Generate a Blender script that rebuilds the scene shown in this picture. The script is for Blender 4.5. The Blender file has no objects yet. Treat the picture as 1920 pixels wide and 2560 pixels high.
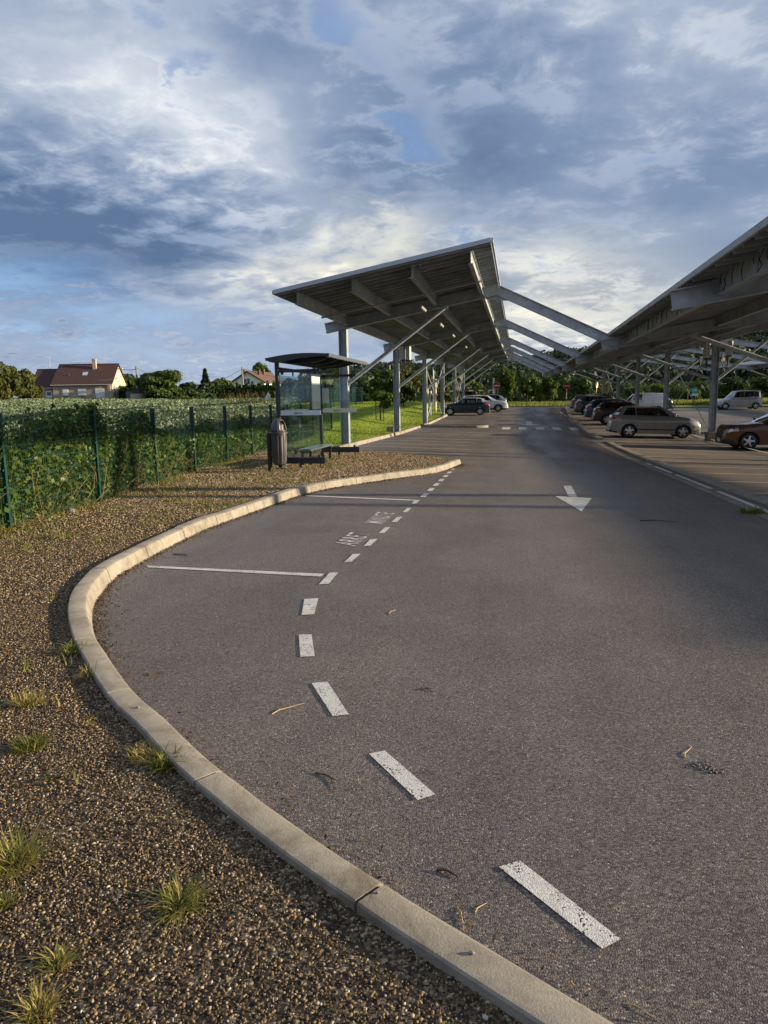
import bpy, bmesh, math, random
import numpy as np
from mathutils import Vector, Matrix
random.seed(7); RNG = np.random.default_rng(7)
sc = bpy.context.scene
COL = sc.collection
# ------------------------------------------------------------------ camera
F = 1800.0; H = 1.67                       # focal length in photo pixels (1920 x 2560), eye height
YAW, PIT, ROLL = math.radians(10.63), math.radians(8.78), math.radians(0.97)
fw = np.array([-math.sin(YAW)*math.cos(PIT), math.cos(YAW)*math.cos(PIT), -math.sin(PIT)])
rt0 = np.array([math.cos(YAW), math.sin(YAW), 0.0]); up0 = np.cross(rt0, fw)
rt = math.cos(ROLL)*rt0 - math.sin(ROLL)*up0
up = math.cos(ROLL)*up0 + math.sin(ROLL)*rt0
CAM = np.array([0.0, 0.0, H])
cd = bpy.data.cameras.new('camera'); cam = bpy.data.objects.new('camera', cd); COL.objects.link(cam)
cd.sensor_fit = 'VERTICAL'; cd.sensor_height = 36.0; cd.sensor_width = 27.0; cd.lens = F/2560*36.0
cd.clip_start = 0.05; cd.clip_end = 5000
cam.matrix_world = Matrix(((rt[0], up[0], -fw[0], 0), (rt[1], up[1], -fw[1], 0), (rt[2], up[2], -fw[2], H), (0, 0, 0, 1)))
sc.camera = cam
def ray(x, y):
    return fw + rt*(x-960)/F - up*(y-1280)/F
def az_el(x, y):
    r = ray(x, y); r = r/np.linalg.norm(r)
    return math.atan2(r[0], r[1]), math.asin(r[2])
# ------------------------------------------------------------------ light
SUN_EL, SUN_AZ = math.radians(11.0), math.radians(81.5)   # azimuth measured from +Y towards +X
sd = bpy.data.lights.new('sun', 'SUN'); so = bpy.data.objects.new('sun', sd); COL.objects.link(so)
sd.energy = 5.0; sd.angle = math.radians(0.7); sd.color = (1.0, 0.83, 0.58)
sv = Vector((math.sin(SUN_AZ)*math.cos(SUN_EL), math.cos(SUN_AZ)*math.cos(SUN_EL), math.sin(SUN_EL)))
so.rotation_euler = sv.to_track_quat('Z', 'Y').to_euler(); so.location = (60, 10, 40)
sc.view_settings.view_transform = 'Standard'; sc.view_settings.look = 'None'
sc.view_settings.exposure = 1.0; sc.view_settings.gamma = 1.0
cy = sc.cycles
cy.max_bounces = 6; cy.diffuse_bounces = 2; cy.glossy_bounces = 3; cy.transmission_bounces = 4; cy.transparent_max_bounces = 12
cy.use_denoising = True; cy.sample_clamp_indirect = 4.0
sc.render.film_transparent = False

class NT:
    """small node-tree helper"""
    def __init__(s, tree): s.t = tree; s.n = tree.nodes; s.l = tree.links
    def node(s, typ, **kw):
        n = s.n.new(typ)
        for k, v in kw.items(): setattr(n, k, v)
        return n
    def put(s, sock, v):
        if isinstance(v, bpy.types.NodeSocket): s.l.new(v, sock)
        elif isinstance(v, (tuple, list)):
            sock.default_value = tuple(v) if len(v) == len(sock.default_value) else tuple(v)+(1.0,)
        else: sock.default_value = v
    def math(s, op, a, b=0.0, c=None, clamp=False):
        n = s.node('ShaderNodeMath', operation=op, use_clamp=clamp)
        s.put(n.inputs[0], a); s.put(n.inputs[1], b)
        if c is not None: s.put(n.inputs[2], c)
        return n.outputs[0]
    def noise(s, vec, scale, detail=4.0, rough=0.55, dist=0.0):
        n = s.node('ShaderNodeTexNoise'); s.put(n.inputs['Scale'], scale); s.put(n.inputs['Detail'], detail)
        s.put(n.inputs['Roughness'], rough); s.put(n.inputs['Distortion'], dist)
        if vec is not None: s.l.new(vec, n.inputs['Vector'])
        return n.outputs['Fac']
    def ramp(s, fac, stops, interp='LINEAR'):
        n = s.node('ShaderNodeValToRGB'); cr = n.color_ramp; cr.interpolation = interp
        while len(cr.elements) < len(stops): cr.elements.new(0.5)
        for e, (p, c) in zip(cr.elements, stops):
            e.position = p; e.color = (*c, 1.0) if len(c) == 3 else c
        s.put(n.inputs['Fac'], fac); return n.outputs['Color']
    def mix(s, fac, a, b, blend='MIX'):
        n = s.node('ShaderNodeMix', data_type='RGBA', blend_type=blend)
        s.put(n.inputs[0], fac); s.put(n.inputs[6], a); s.put(n.inputs[7], b); return n.outputs[2]
    def mapr(s, v, a, b, c, d):
        n = s.node('ShaderNodeMapRange'); s.put(n.inputs[0], v)
        for i, q in enumerate((a, b, c, d)): n.inputs[i+1].default_value = q
        return n.outputs[0]

# ------------------------------------------------------------------ sky: Nishita daylight under broken cloud
wd = bpy.data.worlds.new('World'); sc.world = wd; wd.use_nodes = True
w = NT(wd.node_tree); w.n.clear()
tc = w.node('ShaderNodeTexCoord'); sep = w.node('ShaderNodeSeparateXYZ'); w.l.new(tc.outputs['Generated'], sep.inputs[0])
sx, sy, sz = sep.outputs
azn = w.math('ARCTAN2', sx, sy); eln = w.math('ARCSINE', sz)
den = w.math('ADD', w.math('MAXIMUM', sz, 0.0), 0.16)
cmb = w.node('ShaderNodeCombineXYZ'); w.put(cmb.inputs[0], w.math('DIVIDE', sx, den)); w.put(cmb.inputs[1], w.math('DIVIDE', sy, den))
cloud_p = cmb.outputs[0]
n_big = w.noise(cloud_p, 0.85, 5.0, 0.5, 0.2)
n_mid = w.noise(cloud_p, 2.6, 8.0, 0.56, 0.2)
n_fin = w.noise(cloud_p, 7.5, 8.0, 0.62, 0.3)
# wobble the lumps with noise so that they have cloud-like edges
wob_a = w.math('MULTIPLY', w.math('SUBTRACT', n_mid, 0.5), 0.24)
wob_e = w.math('MULTIPLY', w.math('SUBTRACT', n_fin, 0.5), 0.14)
azw = w.math('ADD', azn, wob_a); elw = w.math('ADD', eln, wob_e)
def lump(x, y, rx, ry, tilt=0.0):
    a0, e0 = az_el(x, y)
    du = w.math('SUBTRACT', azw, a0); dv = w.math('SUBTRACT', elw, e0)
    if tilt:
        c, s_ = math.cos(tilt), math.sin(tilt)
        du, dv = (w.math('ADD', w.math('MULTIPLY', du, c), w.math('MULTIPLY', dv, s_)),
                  w.math('SUBTRACT', w.math('MULTIPLY', dv, c), w.math('MULTIPLY', du, s_)))
    q = w.math('ADD', w.math('POWER', w.math('ABSOLUTE', w.math('DIVIDE', du, rx/1820)), 2.0),
               w.math('POWER', w.math('ABSOLUTE', w.math('DIVIDE', dv, ry/1820)), 2.0))
    return w.math('EXPONENT', w.math('MULTIPLY', q, -1.0))
def field(base, items):
    acc = base
    for (a, *g) in items: acc = w.math('MULTIPLY_ADD', lump(*g), a, acc)
    return acc
SKY_B = [(.17, 120, 210, 380, 150, -.15), (.19, 420, 300, 280, 120, -.4), (.24, 640, 420, 220, 95, -.5), (.44, 960, 590, 140, 65, .2), (.36, 760, 680, 220, 60),
         (.26, 1370, 640, 210, 60), (.10, 1500, 40, 260, 70), (.12, 1790, 180, 180, 110), (.40, 1440, 800, 280, 75),
         (-.34, 130, 560, 430, 130), (-.22, 420, 650, 330, 60, .1), (-.16, 860, 450, 230, 80), (-.20, 1160, 380, 280, 170),
         (-.12, 1300, 150, 330, 130), (-.10, 1750, 380, 280, 110), (-.12, 650, 60, 240, 90), (-.18, 1500, 735, 150, 24), (-.06, 200, 40, 400, 60)]
SKY_K = [(.40, 850, 80, 70, 130, .3), (.36, 985, 240, 90, 60, -.5), (.34, 430, 150, 100, 34), (.36, 640, 290, 60, 60), (.36, 1060, 360, 100, 46, -.6),
         (.75, 40, 700, 260, 34, -.05), (.8, 170, 800, 330, 40), (.55, 420, 900, 700, 46), (.35, 100, 650, 200, 30), (.3, 700, 820, 300, 60)]
bright = field(0.385, SKY_B)
bright = w.math('ADD', bright, w.math('MULTIPLY', w.math('SUBTRACT', n_big, 0.5), 0.62))
bright = w.math('ADD', bright, w.math('MULTIPLY', w.math('SUBTRACT', n_mid, 0.5), 0.33))
bright = w.math('ADD', bright, w.math('MULTIPLY', w.math('SUBTRACT', n_fin, 0.5), 0.17))
clear = field(-0.05, SKY_K)
clear = w.math('ADD', clear, w.math('MULTIPLY', w.math('SUBTRACT', n_mid, 0.52), 1.9))
clear = w.math('ADD', clear, w.math('MULTIPLY', w.math('SUBTRACT', n_fin, 0.5), 1.3))
rimd = w.math('DIVIDE', w.math('SUBTRACT', clear, 0.14), 0.17)     # thin cloud lit through round the gaps
bright = w.math('MULTIPLY_ADD', w.math('EXPONENT', w.math('MULTIPLY', w.math('MULTIPLY', rimd, rimd), -1.0)), 0.15, bright)
cloud_c = w.ramp(bright, [(0.02, (.058, .095, .165)), (0.25, (.112, .155, .235)), (0.47, (.192, .230, .300)), (0.70, (.315, .343, .388)), (1.0, (.49, .50, .50))])
warm = field(0.0, [(.8, 960, 600, 160, 90), (.7, 780, 690, 240, 60), (.9, 1430, 780, 420, 110), (.4, 1370, 640, 220, 70)])
cloud_c = w.mix(w.math('MULTIPLY', warm, 0.75, clamp=True), cloud_c, (1.12, 1.02, .80), 'MULTIPLY')
sky = w.node('ShaderNodeTexSky', sky_type='NISHITA'); sky.sun_disc = False; sky.sun_elevation = SUN_EL; sky.sun_rotation = SUN_AZ
sky.air_density = 1.2; sky.dust_density = 0.6; sky.ozone_density = 2.0
bl = w.node('ShaderNodeVectorMath', operation='SCALE'); w.l.new(sky.outputs[0], bl.inputs[0]); bl.inputs['Scale'].default_value = 0.115
blue_c = w.mix(0.62, bl.outputs[0], (.085, .185, .44))
clear_m = w.mapr(clear, 0.10, 1.05, 0.0, 0.85)
final = w.mix(clear_m, cloud_c, blue_c)
bg = w.node('ShaderNodeBackground'); w.l.new(final, bg.inputs['Color']); bg.inputs['Strength'].default_value = 1.0
wo = w.node('ShaderNodeOutputWorld'); w.l.new(bg.outputs[0], wo.inputs['Surface'])

# ------------------------------------------------------------------ lie of the land
def smooth(t): 
    t = np.clip(t, 0, 1); return t*t*(3-2*t)
YL = [-50, 18, 26, 38, 50, 61, 73, 86, 120]; ZL = [0, 0, -.01, -.09, -.03, .22, .47, .72, .85]
YR = [-50, 4, 12, 20, 26, 32, 38, 50, 61, 73, 86, 120]; ZR = [-.03, -.04, -.16, -.40, -.58, -.64, -.57, -.22, .02, .24, .62, .8]
def hgt(X, Y):
    """height of the paved surface / ground at (X, Y)"""
    X = np.asarray(X, float); Y = np.asarray(Y, float)
    zl = np.interp(Y, YL, ZL); zr = np.interp(Y, YR, ZR)
    t = np.clip((X+5.0)/14.4, 0, 1)
    z = zl*(1-t)+zr*t
    far = np.hypot(X, Y)
    # lawn bank behind the kerb of the left bays
    bank = smooth((-6.9-X)/7.0)*smooth((Y-22)/14.0)*0.85*(1-smooth((Y-80)/20))
    # field climbing to the left
    fld = np.clip(-9.5-X, 0, None)*0.0225*(1-smooth((Y-130)/60))
    fld = np.where(Y > 30, fld*(1-0.75*smooth((Y-30)/25)*smooth((X+42)/20)), fld)
    verge = np.where((X < -6.4) & (Y > 24), 0.07, 0.0)
    z = z + np.maximum(bank, fld) + verge
    return z
def hz(X, Y): return float(hgt(X, Y))
def gp(px, py, dz=0.0):
    """point of the ground seen at a photo pixel"""
    r = ray(px, py); z = 0.0
    for _ in range(30):
        t = (z+dz-H)/r[2]; p = CAM+r*t; z = hz(p[0], p[1])
    return Vector((p[0], p[1], z+dz))
def atY(px, py, Y):
    r = ray(px, py); return Vector(CAM+r*(Y/r[1]))
def dirD(px, D):
    """ground position at distance D in the direction of a photo column"""
    a, _ = az_el(px, 1000); return D*math.sin(a), D*math.cos(a)
def z_at(px, py, D):
    _, e = az_el(px, py); return H+D*math.tan(e)

# ------------------------------------------------------------------ materials
MATS = {}
def mat(name, col, rough=0.6, metal=0.0, var=0.0, vscale=6.0, bump=0.0, bscale=60.0, spec=0.5, col2=None, coat=0.0):
    if name in MATS: return MATS[name]
    m = bpy.data.materials.new(name); m.use_nodes = True; t = NT(m.node_tree)
    b = t.n['Principled BSDF']; b.inputs['Roughness'].default_value = rough; b.inputs['Metallic'].default_value = metal
    b.inputs['Specular IOR Level'].default_value = spec
    if coat: b.inputs['Coat Weight'].default_value = coat; b.inputs['Coat Roughness'].default_value = 0.06
    co = t.node('ShaderNodeTexCoord').outputs['Object']
    if var > 0 or col2:
        f = t.noise(co, vscale, 5.0, 0.6)
        c2 = col2 or tuple(c*(1-var) for c in col); c1 = col if col2 else tuple(min(1, c*(1+var)) for c in col)
        t.put(b.inputs['Base Color'], t.ramp(f, [(0.32, c1), (0.68, c2)]))
    else: b.inputs['Base Color'].default_value = (*col, 1)
    if bump:
        bn = t.node('ShaderNodeBump'); bn.inputs['Strength'].default_value = bump; bn.inputs['Distance'].default_value = 0.01
        t.l.new(t.noise(co, bscale, 3.0), bn.inputs['Height']); t.l.new(bn.outputs[0], b.inputs['Normal'])
    MATS[name] = m; return m
def leaf_mat(name, stops, trans=0.35, rough=0.55, patch=0.0, pscale=0.5):
    """leaf colour picked by the per-leaf attribute rnd"""
    m = bpy.data.materials.new(name); m.use_nodes = True; t = NT(m.node_tree); t.n.clear()
    at = t.node('ShaderNodeAttribute', attribute_name='rnd')
    v = at.outputs['Fac']
    if patch:
        v = t.math('ADD', v, t.math('MULTIPLY', t.math('SUBTRACT', t.noise(t.node('ShaderNodeTexCoord').outputs['Object'], pscale, 3.0), 0.5), patch))
    c = t.ramp(v, stops)
    d = t.node('ShaderNodeBsdfPrincipled'); t.put(d.inputs['Base Color'], c); d.inputs['Roughness'].default_value = rough; d.inputs['Specular IOR Level'].default_value = 0.25
    tr = t.node('ShaderNodeBsdfTranslucent'); t.put(tr.inputs['Color'], t.mix(1.0, c, (1.0, 1.0, .55), 'MULTIPLY'))
    mx = t.node('ShaderNodeMixShader'); mx.inputs[0].default_value = trans
    t.l.new(d.outputs[0], mx.inputs[1]); t.l.new(tr.outputs[0], mx.inputs[2])
    o = t.node('ShaderNodeOutputMaterial'); t.l.new(mx.outputs[0], o.inputs['Surface']); return m
def glass_mat(name, tint, clear=0.8, rough=0.02):
    m = bpy.data.materials.new(name); m.use_nodes = True; t = NT(m.node_tree); t.n.clear()
    tr = t.node('ShaderNodeBsdfTransparent'); tr.inputs[0].default_value = (*tint, 1)
    gl = t.node('ShaderNodeBsdfGlossy'); gl.inputs['Roughness'].default_value = rough; gl.inputs[0].default_value = (.9, .95, 1, 1)
    fr = t.node('ShaderNodeFresnel'); fr.inputs[0].default_value = 1.45
    mx = t.node('ShaderNodeMixShader'); t.put(mx.inputs[0], t.math('MULTIPLY_ADD', fr.outputs[0], clear, 0.03)); t.l.new(tr.outputs[0], mx.inputs[1]); t.l.new(gl.outputs[0], mx.inputs[2])
    o = t.node('ShaderNodeOutputMaterial'); t.l.new(mx.outputs[0], o.inputs['Surface']); return m

# ------------------------------------------------------------------ mesh helpers
class MB:
    def __init__(s): s.v = []; s.f = []; s.m = []
    def add(s, vs, fs, mi=0):
        o = len(s.v); s.v += [tuple(v) for v in vs]; s.f += [tuple(i+o for i in f) for f in fs]; s.m += [mi]*len(fs)
    def box(s, c, d, rz=0.0, mi=0, ry=0.0, rx=0.0):
        x, y, z = d[0]/2, d[1]/2, d[2]/2
        R = Matrix.Rotation(rz, 3, 'Z') @ Matrix.Rotation(ry, 3, 'Y') @ Matrix.Rotation(rx, 3, 'X'); c = Vector(c)
        s.add([c+R@Vector(p) for p in ((-x,-y,-z),(x,-y,-z),(x,y,-z),(-x,y,-z),(-x,-y,z),(x,-y,z),(x,y,z),(-x,y,z))],
              [(0,3,2,1),(4,5,6,7),(0,1,5,4),(1,2,6,5),(2,3,7,6),(3,0,4,7)], mi)
    def bbox(s, c, d, b=0.01, rz=0.0, mi=0):
        """box with chamfered vertical edges and top"""
        x, y, z = d[0]/2, d[1]/2, d[2]/2; R = Matrix.Rotation(rz, 3, 'Z'); c = Vector(c)
        def ring(k, zz):
            xx, yy = x-k, y-k
            return [c+R@Vector(p) for p in ((-xx+b,-yy,zz),(xx-b,-yy,zz),(xx,-yy+b,zz),(xx,yy-b,zz),(xx-b,yy,zz),(-xx+b,yy,zz),(-xx,yy-b,zz),(-xx,-yy+b,zz))]
        s.loft([ring(0, -z), ring(0, z-b), ring(b, z)], True, True, mi)
    def loft(s, rings, closed=True, caps=True, mi=0):
        n = len(rings[0]); vs = [p for r in rings for p in r]; fs = []
        for k in range(len(rings)-1):
            for i in range(n if closed else n-1):
                j = (i+1) % n
                fs.append((k*n+i, k*n+j, (k+1)*n+j, (k+1)*n+i))
        if caps: fs += [tuple(range(n))[::-1], tuple(range((len(rings)-1)*n, len(rings)*n))]
        s.add(vs, fs, mi)
    def tube(s, pts, r, n=8, caps=True, mi=0):
        pts = [Vector(p) for p in pts]; rr = r if isinstance(r, (list, tuple)) else [r]*len(pts); rings = []
        ref = Vector((0, 0, 1))
        for i, p in enumerate(pts):
            t = (pts[min(i+1, len(pts)-1)]-pts[max(i-1, 0)]).normalized()
            a = t.cross(ref if abs(t.z) < 0.95 else Vector((1, 0, 0))).normalized(); b = a.cross(t)
            rings.append([p+a*rr[i]*math.cos(2*math.pi*k/n)+b*rr[i]*math.sin(2*math.pi*k/n) for k in range(n)])
        s.loft(rings, True, caps, mi)
    def bar(s, a, b, wd_, ht, mi=0):
        """rectangular bar between two points; ht measured in the vertical plane"""
        a, b = Vector(a), Vector(b); t = (b-a).normalized()
        sd_ = t.cross(Vector((0, 0, 1))); sd_ = sd_.normalized() if sd_.length > 1e-4 else Vector((1, 0, 0)); u = sd_.cross(t)
        q = [sd_*wd_/2+u*ht/2, -sd_*wd_/2+u*ht/2, -sd_*wd_/2-u*ht/2, sd_*wd_/2-u*ht/2]
        s.loft([[a+k for k in q], [b+k for k in q]], True, True, mi)
    def ibeam(s, a, b, fl, ht, tf=0.022, tw=0.014, mi=0):
        """rolled I section: two flanges and a web"""
        a, b = Vector(a), Vector(b); t = (b-a).normalized(); sd_ = t.cross(Vector((0, 0, 1)))
        sd_ = sd_.normalized() if sd_.length > 1e-4 else Vector((0, 1, 0)); u = sd_.cross(t)
        h, f, k = ht/2, fl/2, tw/2
        prof = [(-f,-h),(f,-h),(f,-h+tf),(k,-h+tf),(k,h-tf),(f,h-tf),(f,h),(-f,h),(-f,h-tf),(-k,h-tf),(-k,-h+tf),(-f,-h+tf)]
        s.loft([[a+sd_*x+u*y for x, y in prof], [b+sd_*x+u*y for x, y in prof]], True, True, mi)
    def lathe(s, prof, c=(0, 0, 0), n=24, axis='Z', caps=True, mi=0):
        c = Vector(c); rings = []
        for r, h in prof:
            ring = []
            for k in range(n):
                a = 2*math.pi*k/n; x, y = r*math.cos(a), r*math.sin(a)
                ring.append(c+(Vector((x, y, h)) if axis == 'Z' else Vector((y, h, x)) if axis == 'Y' else Vector((h, x, y))))
            rings.append(ring)
        s.loft(rings, True, caps, mi)
    def prism(s, poly, off, mi=0):
        """polygon (list of 3-D points) extruded by vector off"""
        poly = [Vector(p) for p in poly]; off = Vector(off); s.loft([poly, [p+off for p in poly]], True, True, mi)
    def build(s, name, mats, parent=None, smooth=False, sharp=35, world=False):
        me = bpy.data.meshes.new(name); vs = s.v
        if parent is not None and world:
            o = parent_origin(parent); vs = [(v[0]-o[0], v[1]-o[1], v[2]-o[2]) for v in vs]
        me.from_pydata(vs, [], s.f); me.validate()
        for m in (mats if isinstance(mats, (list, tuple)) else [mats]): me.materials.append(m)
        if len(me.polygons) == len(s.m): me.polygons.foreach_set('material_index', s.m)
        bm = bmesh.new(); bm.from_mesh(me); bmesh.ops.recalc_face_normals(bm, faces=bm.faces); bm.to_mesh(me); bm.free()
        if smooth:
            me.polygons.foreach_set('use_smooth', [True]*len(me.polygons)); me.set_sharp_from_angle(angle=math.radians(sharp))
        me.update(); return link(name, me, parent)
def parent_origin(p):
    o = Vector((0, 0, 0))
    while p is not None: o += p.location; p = p.parent
    return o
def link(name, me, parent=None):
    o = bpy.data.objects.new(name, me); COL.objects.link(o)
    if parent is not None: o.parent = parent
    return o
def tag(o, label=None, cat=None, group=None, kind=None):
    if label: o['label'] = label
    if cat: o['category'] = cat
    if group: o['group'] = group
    if kind: o['kind'] = kind
    return o
def thing(name, label, cat, loc=(0, 0, 0), rz=0.0, group=None):
    o = bpy.data.objects.new(name, None); COL.objects.link(o); o.empty_display_size = 0.2
    o.location = loc; o.rotation_euler = (0, 0, rz); return tag(o, label, cat, group)
def struct(o): o['kind'] = 'structure'; return o
def copy_tree(o, parent=None):
    c = o.copy(); COL.objects.link(c)
    if parent is not None: c.parent = parent
    for ch in list(o.children): copy_tree(ch, c)
    return c
def polys(name, V, mats, parent=None, rnd=None, smooth=False):
    """mesh from an (N, k, 3) array of k-gons, with a per-face attribute rnd"""
    N, k, _ = V.shape; me = bpy.data.meshes.new(name)
    me.vertices.add(N*k); me.vertices.foreach_set('co', np.ascontiguousarray(V, dtype=np.float32).ravel())
    me.loops.add(N*k); me.loops.foreach_set('vertex_index', np.arange(N*k, dtype=np.int32))
    me.polygons.add(N); me.polygons.foreach_set('loop_start', np.arange(0, N*k, k, dtype=np.int32))
    me.update(calc_edges=True)
    if rnd is not None:
        a = me.attributes.new('rnd', 'FLOAT', 'FACE'); a.data.foreach_set('value', np.asarray(rnd, dtype=np.float32))
    for m in (mats if isinstance(mats, (list, tuple)) else [mats]): me.materials.append(m)
    return link(name, me, parent)
def tmesh(name, V, Fc, mats, parent=None, rnd=None, smooth=False):
    """mesh from vertex array and equal-sided face index array"""
    N, k = Fc.shape; me = bpy.data.meshes.new(name)
    me.vertices.add(len(V)); me.vertices.foreach_set('co', np.ascontiguousarray(V, dtype=np.float32).ravel())
    me.loops.add(N*k); me.loops.foreach_set('vertex_index', np.ascontiguousarray(Fc, dtype=np.int32).ravel())
    me.polygons.add(N); me.polygons.foreach_set('loop_start', np.arange(0, N*k, k, dtype=np.int32))
    me.update(calc_edges=True)
    if rnd is not None:
        a = me.attributes.new('rnd', 'FLOAT', 'FACE'); a.data.foreach_set('value', np.asarray(rnd, dtype=np.float32))
    if smooth: me.polygons.foreach_set('use_smooth', np.ones(N, dtype=bool))
    for m in (mats if isinstance(mats, (list, tuple)) else [mats]): me.materials.append(m)
    return link(name, me, parent)
def rand_dirs(n):
    v = RNG.normal(size=(n, 3)); return v/np.linalg.norm(v, axis=1)[:, None]
def leaves(C, size, aspect=0.6, upbias=0.0, out=None, ob=0.9):
    """leaf-shaped quads at centres C (N,3)"""
    n = len(C); nrm = rand_dirs(n); nrm[:, 2] += upbias
    if out is not None: nrm = nrm+out*ob
    nrm /= np.linalg.norm(nrm, axis=1)[:, None]
    a = np.cross(nrm, rand_dirs(n)); a /= np.linalg.norm(a, axis=1)[:, None]; b = np.cross(nrm, a)
    s = np.broadcast_to(np.asarray(size, float), (n,))[:, None]
    return np.stack([C-a*s, C-b*s*aspect-a*s*.1, C+a*s, C+b*s*aspect-a*s*.1], axis=1)
def grid(name, xs, ys, zf, m, parent=None):
    X, Y = np.meshgrid(xs, ys); Z = zf(X, Y); V = np.stack([X, Y, Z], -1).reshape(-1, 3); nx = len(xs)
    i, j = np.meshgrid(np.arange(nx-1), np.arange(len(ys)-1)); a = (j*nx+i).ravel()
    return tmesh(name, V, np.stack([a, a+1, a+nx+1, a+nx], 1), m, parent, smooth=True)
def catmull(pts, step):
    P = [Vector(p) for p in pts]; P = [P[0]*2-P[1]]+P+[P[-1]*2-P[-2]]; out = []
    for i in range(1, len(P)-2):
        n = max(2, int((P[i+1]-P[i]).length/step))
        for k in range(n):
            t = k/n; a, b, c, d = P[i-1], P[i], P[i+1], P[i+2]
            out.append(0.5*((2*b)+(c-a)*t+(2*a-5*b+4*c-d)*t*t+(3*b-a-3*c+d)*t**3))
    out.append(P[-2]); return out
# ================================================================== SETTING
def aggregate(name, stops, scale, rough, bump, patch=0.25, stain=None, big=(0.18, 0.9)):
    m = bpy.data.materials.new(name); m.use_nodes = True; t = NT(m.node_tree); b = t.n['Principled BSDF']
    co = t.node('ShaderNodeTexCoord').outputs['Object']
    vo = t.node('ShaderNodeTexVoronoi'); vo.inputs['Scale'].default_value = scale; t.l.new(co, vo.inputs['Vector'])
    sp = t.node('ShaderNodeSeparateColor'); t.l.new(vo.outputs['Color'], sp.inputs[0])
    c = t.ramp(sp.outputs[0], stops)
    mp = t.node('ShaderNodeMapping'); mp.inputs['Scale'].default_value = (1.5, .22, 1); t.l.new(co, mp.inputs['Vector'])
    p = t.math('ADD', t.math('MULTIPLY', t.noise(co, big[0], 4.0, .6, .4), .38), t.math('ADD', t.math('MULTIPLY', t.noise(co, big[1], 6.0, .7), .34), t.math('MULTIPLY', t.noise(mp.outputs[0], .8, 5.0, .6), .28)))
    k = t.mapr(p, 0.36, 0.64, 1-patch, 1+patch)
    kk = t.node('ShaderNodeCombineColor')
    for i in range(3): t.put(kk.inputs[i], k)
    c = t.mix(1.0, c, kk.outputs[0], 'MULTIPLY')
    if stain:
        s = t.mapr(t.noise(co, stain[0], 6.0, .7, 1.2), stain[1], stain[1]+.12, 0.0, stain[2])
        c = t.mix(s, c, stain[3])
    t.put(b.inputs['Base Color'], c); t.put(b.inputs['Roughness'], t.mapr(t.noise(mp.outputs[0], .45, 4.0, .6), .38, .62, rough-.17, rough+.10)); b.inputs['Specular IOR Level'].default_value = 0.35
    bn = t.node('ShaderNodeBump'); bn.inputs['Strength'].default_value = bump; bn.inputs['Distance'].default_value = 0.006
    hgt_ = t.math('ADD', t.math('MULTIPLY', vo.outputs['Distance'], -1.0), t.math('MULTIPLY', t.noise(co, 25.0, 3.0), .6))
    t.l.new(hgt_, bn.inputs['Height']); t.l.new(bn.outputs[0], b.inputs['Normal'])
    MATS[name] = m; return m
M_ASPH = aggregate('asphalt', [(0, (.045, .038, .035)), (.45, (.124, .102, .089)), (.82, (.200, .164, .140)), (.975, (.24, .205, .18)), (1, (.48, .41, .33))], 165, .62, .45, .30)
M_LOT = aggregate('car_park_asphalt', [(0, (.06, .052, .047)), (.5, (.15, .125, .11)), (.9, (.21, .175, .15)), (1, (.35, .3, .25))], 130, .66, .4, .25)
M_GRAV = aggregate('gravel_bed', [(0, (.012, .009, .006)), (.4, (.05, .034, .02)), (.8, (.15, .10, .055)), (1, (.34, .26, .17))], 75, .85, .9, .2)
M_CONC = None
def kerb_material():
    m = bpy.data.materials.new('kerb_concrete'); m.use_nodes = True; t = NT(m.node_tree); b = t.n['Principled BSDF']
    co = t.node('ShaderNodeTexCoord').outputs['Object']
    c = t.ramp(t.noise(co, 5.0, 8.0, .7, .3), [(.28, (.155, .135, .108)), (.5, (.265, .235, .19)), (.75, (.34, .31, .255))])
    pit = t.mapr(t.noise(co, 160.0, 2.0, .6), .62, .70, 0.0, .75)
    c = t.mix(pit, c, (.12, .10, .08))
    st = t.mapr(t.noise(co, 1.5, 9.0, .8, 1.4), .49, .66, 0.0, .85)
    c = t.mix(st, c, (.125, .095, .06))
    t.put(b.inputs['Base Color'], c); b.inputs['Roughness'].default_value = .85
    bn = t.node('ShaderNodeBump'); bn.inputs['Strength'].default_value = .5; bn.inputs['Distance'].default_value = .004
    t.l.new(t.noise(co, 120.0, 4.0, .7), bn.inputs['Height']); t.l.new(bn.outputs[0], b.inputs['Normal'])
    MATS['kerb'] = m; return m
M_KERB = kerb_material()
M_SOIL = mat('soil', (.16, .12, .07), .95, var=.35, vscale=1.4, bump=.4, bscale=40, col2=(.09, .10, .035))
def lawn_material(name, a, b_, c_):
    m = bpy.data.materials.new(name); m.use_nodes = True; t = NT(m.node_tree); b = t.n['Principled BSDF']
    co = t.node('ShaderNodeTexCoord').outputs['Object']
    f = t.math('ADD', t.math('MULTIPLY', t.noise(co, .35, 5.0, .6), .55), t.math('MULTIPLY', t.noise(co, 14.0, 4.0, .7), .45))
    t.put(b.inputs['Base Color'], t.ramp(f, [(.36, a), (.5, b_), (.66, c_)])); b.inputs['Roughness'].default_value = .9; b.inputs['Specular IOR Level'].default_value = .15
    bn = t.node('ShaderNodeBump'); bn.inputs['Strength'].default_value = 1.0; bn.inputs['Distance'].default_value = .05
    t.l.new(t.noise(co, 22.0, 4.0, .7), bn.inputs['Height']); t.l.new(bn.outputs[0], b.inputs['Normal']); return m
M_LAWN = lawn_material('lawn_turf', (.16, .23, .03), (.25, .32, .045), (.34, .38, .08))
M_MEAD = lawn_material('meadow_turf', (.15, .20, .04), (.22, .27, .06), (.32, .32, .10))
M_FIELD = lawn_material('field_floor', (.03, .05, .015), (.05, .08, .03), (.08, .11, .04))
M_PAINT = None
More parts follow.
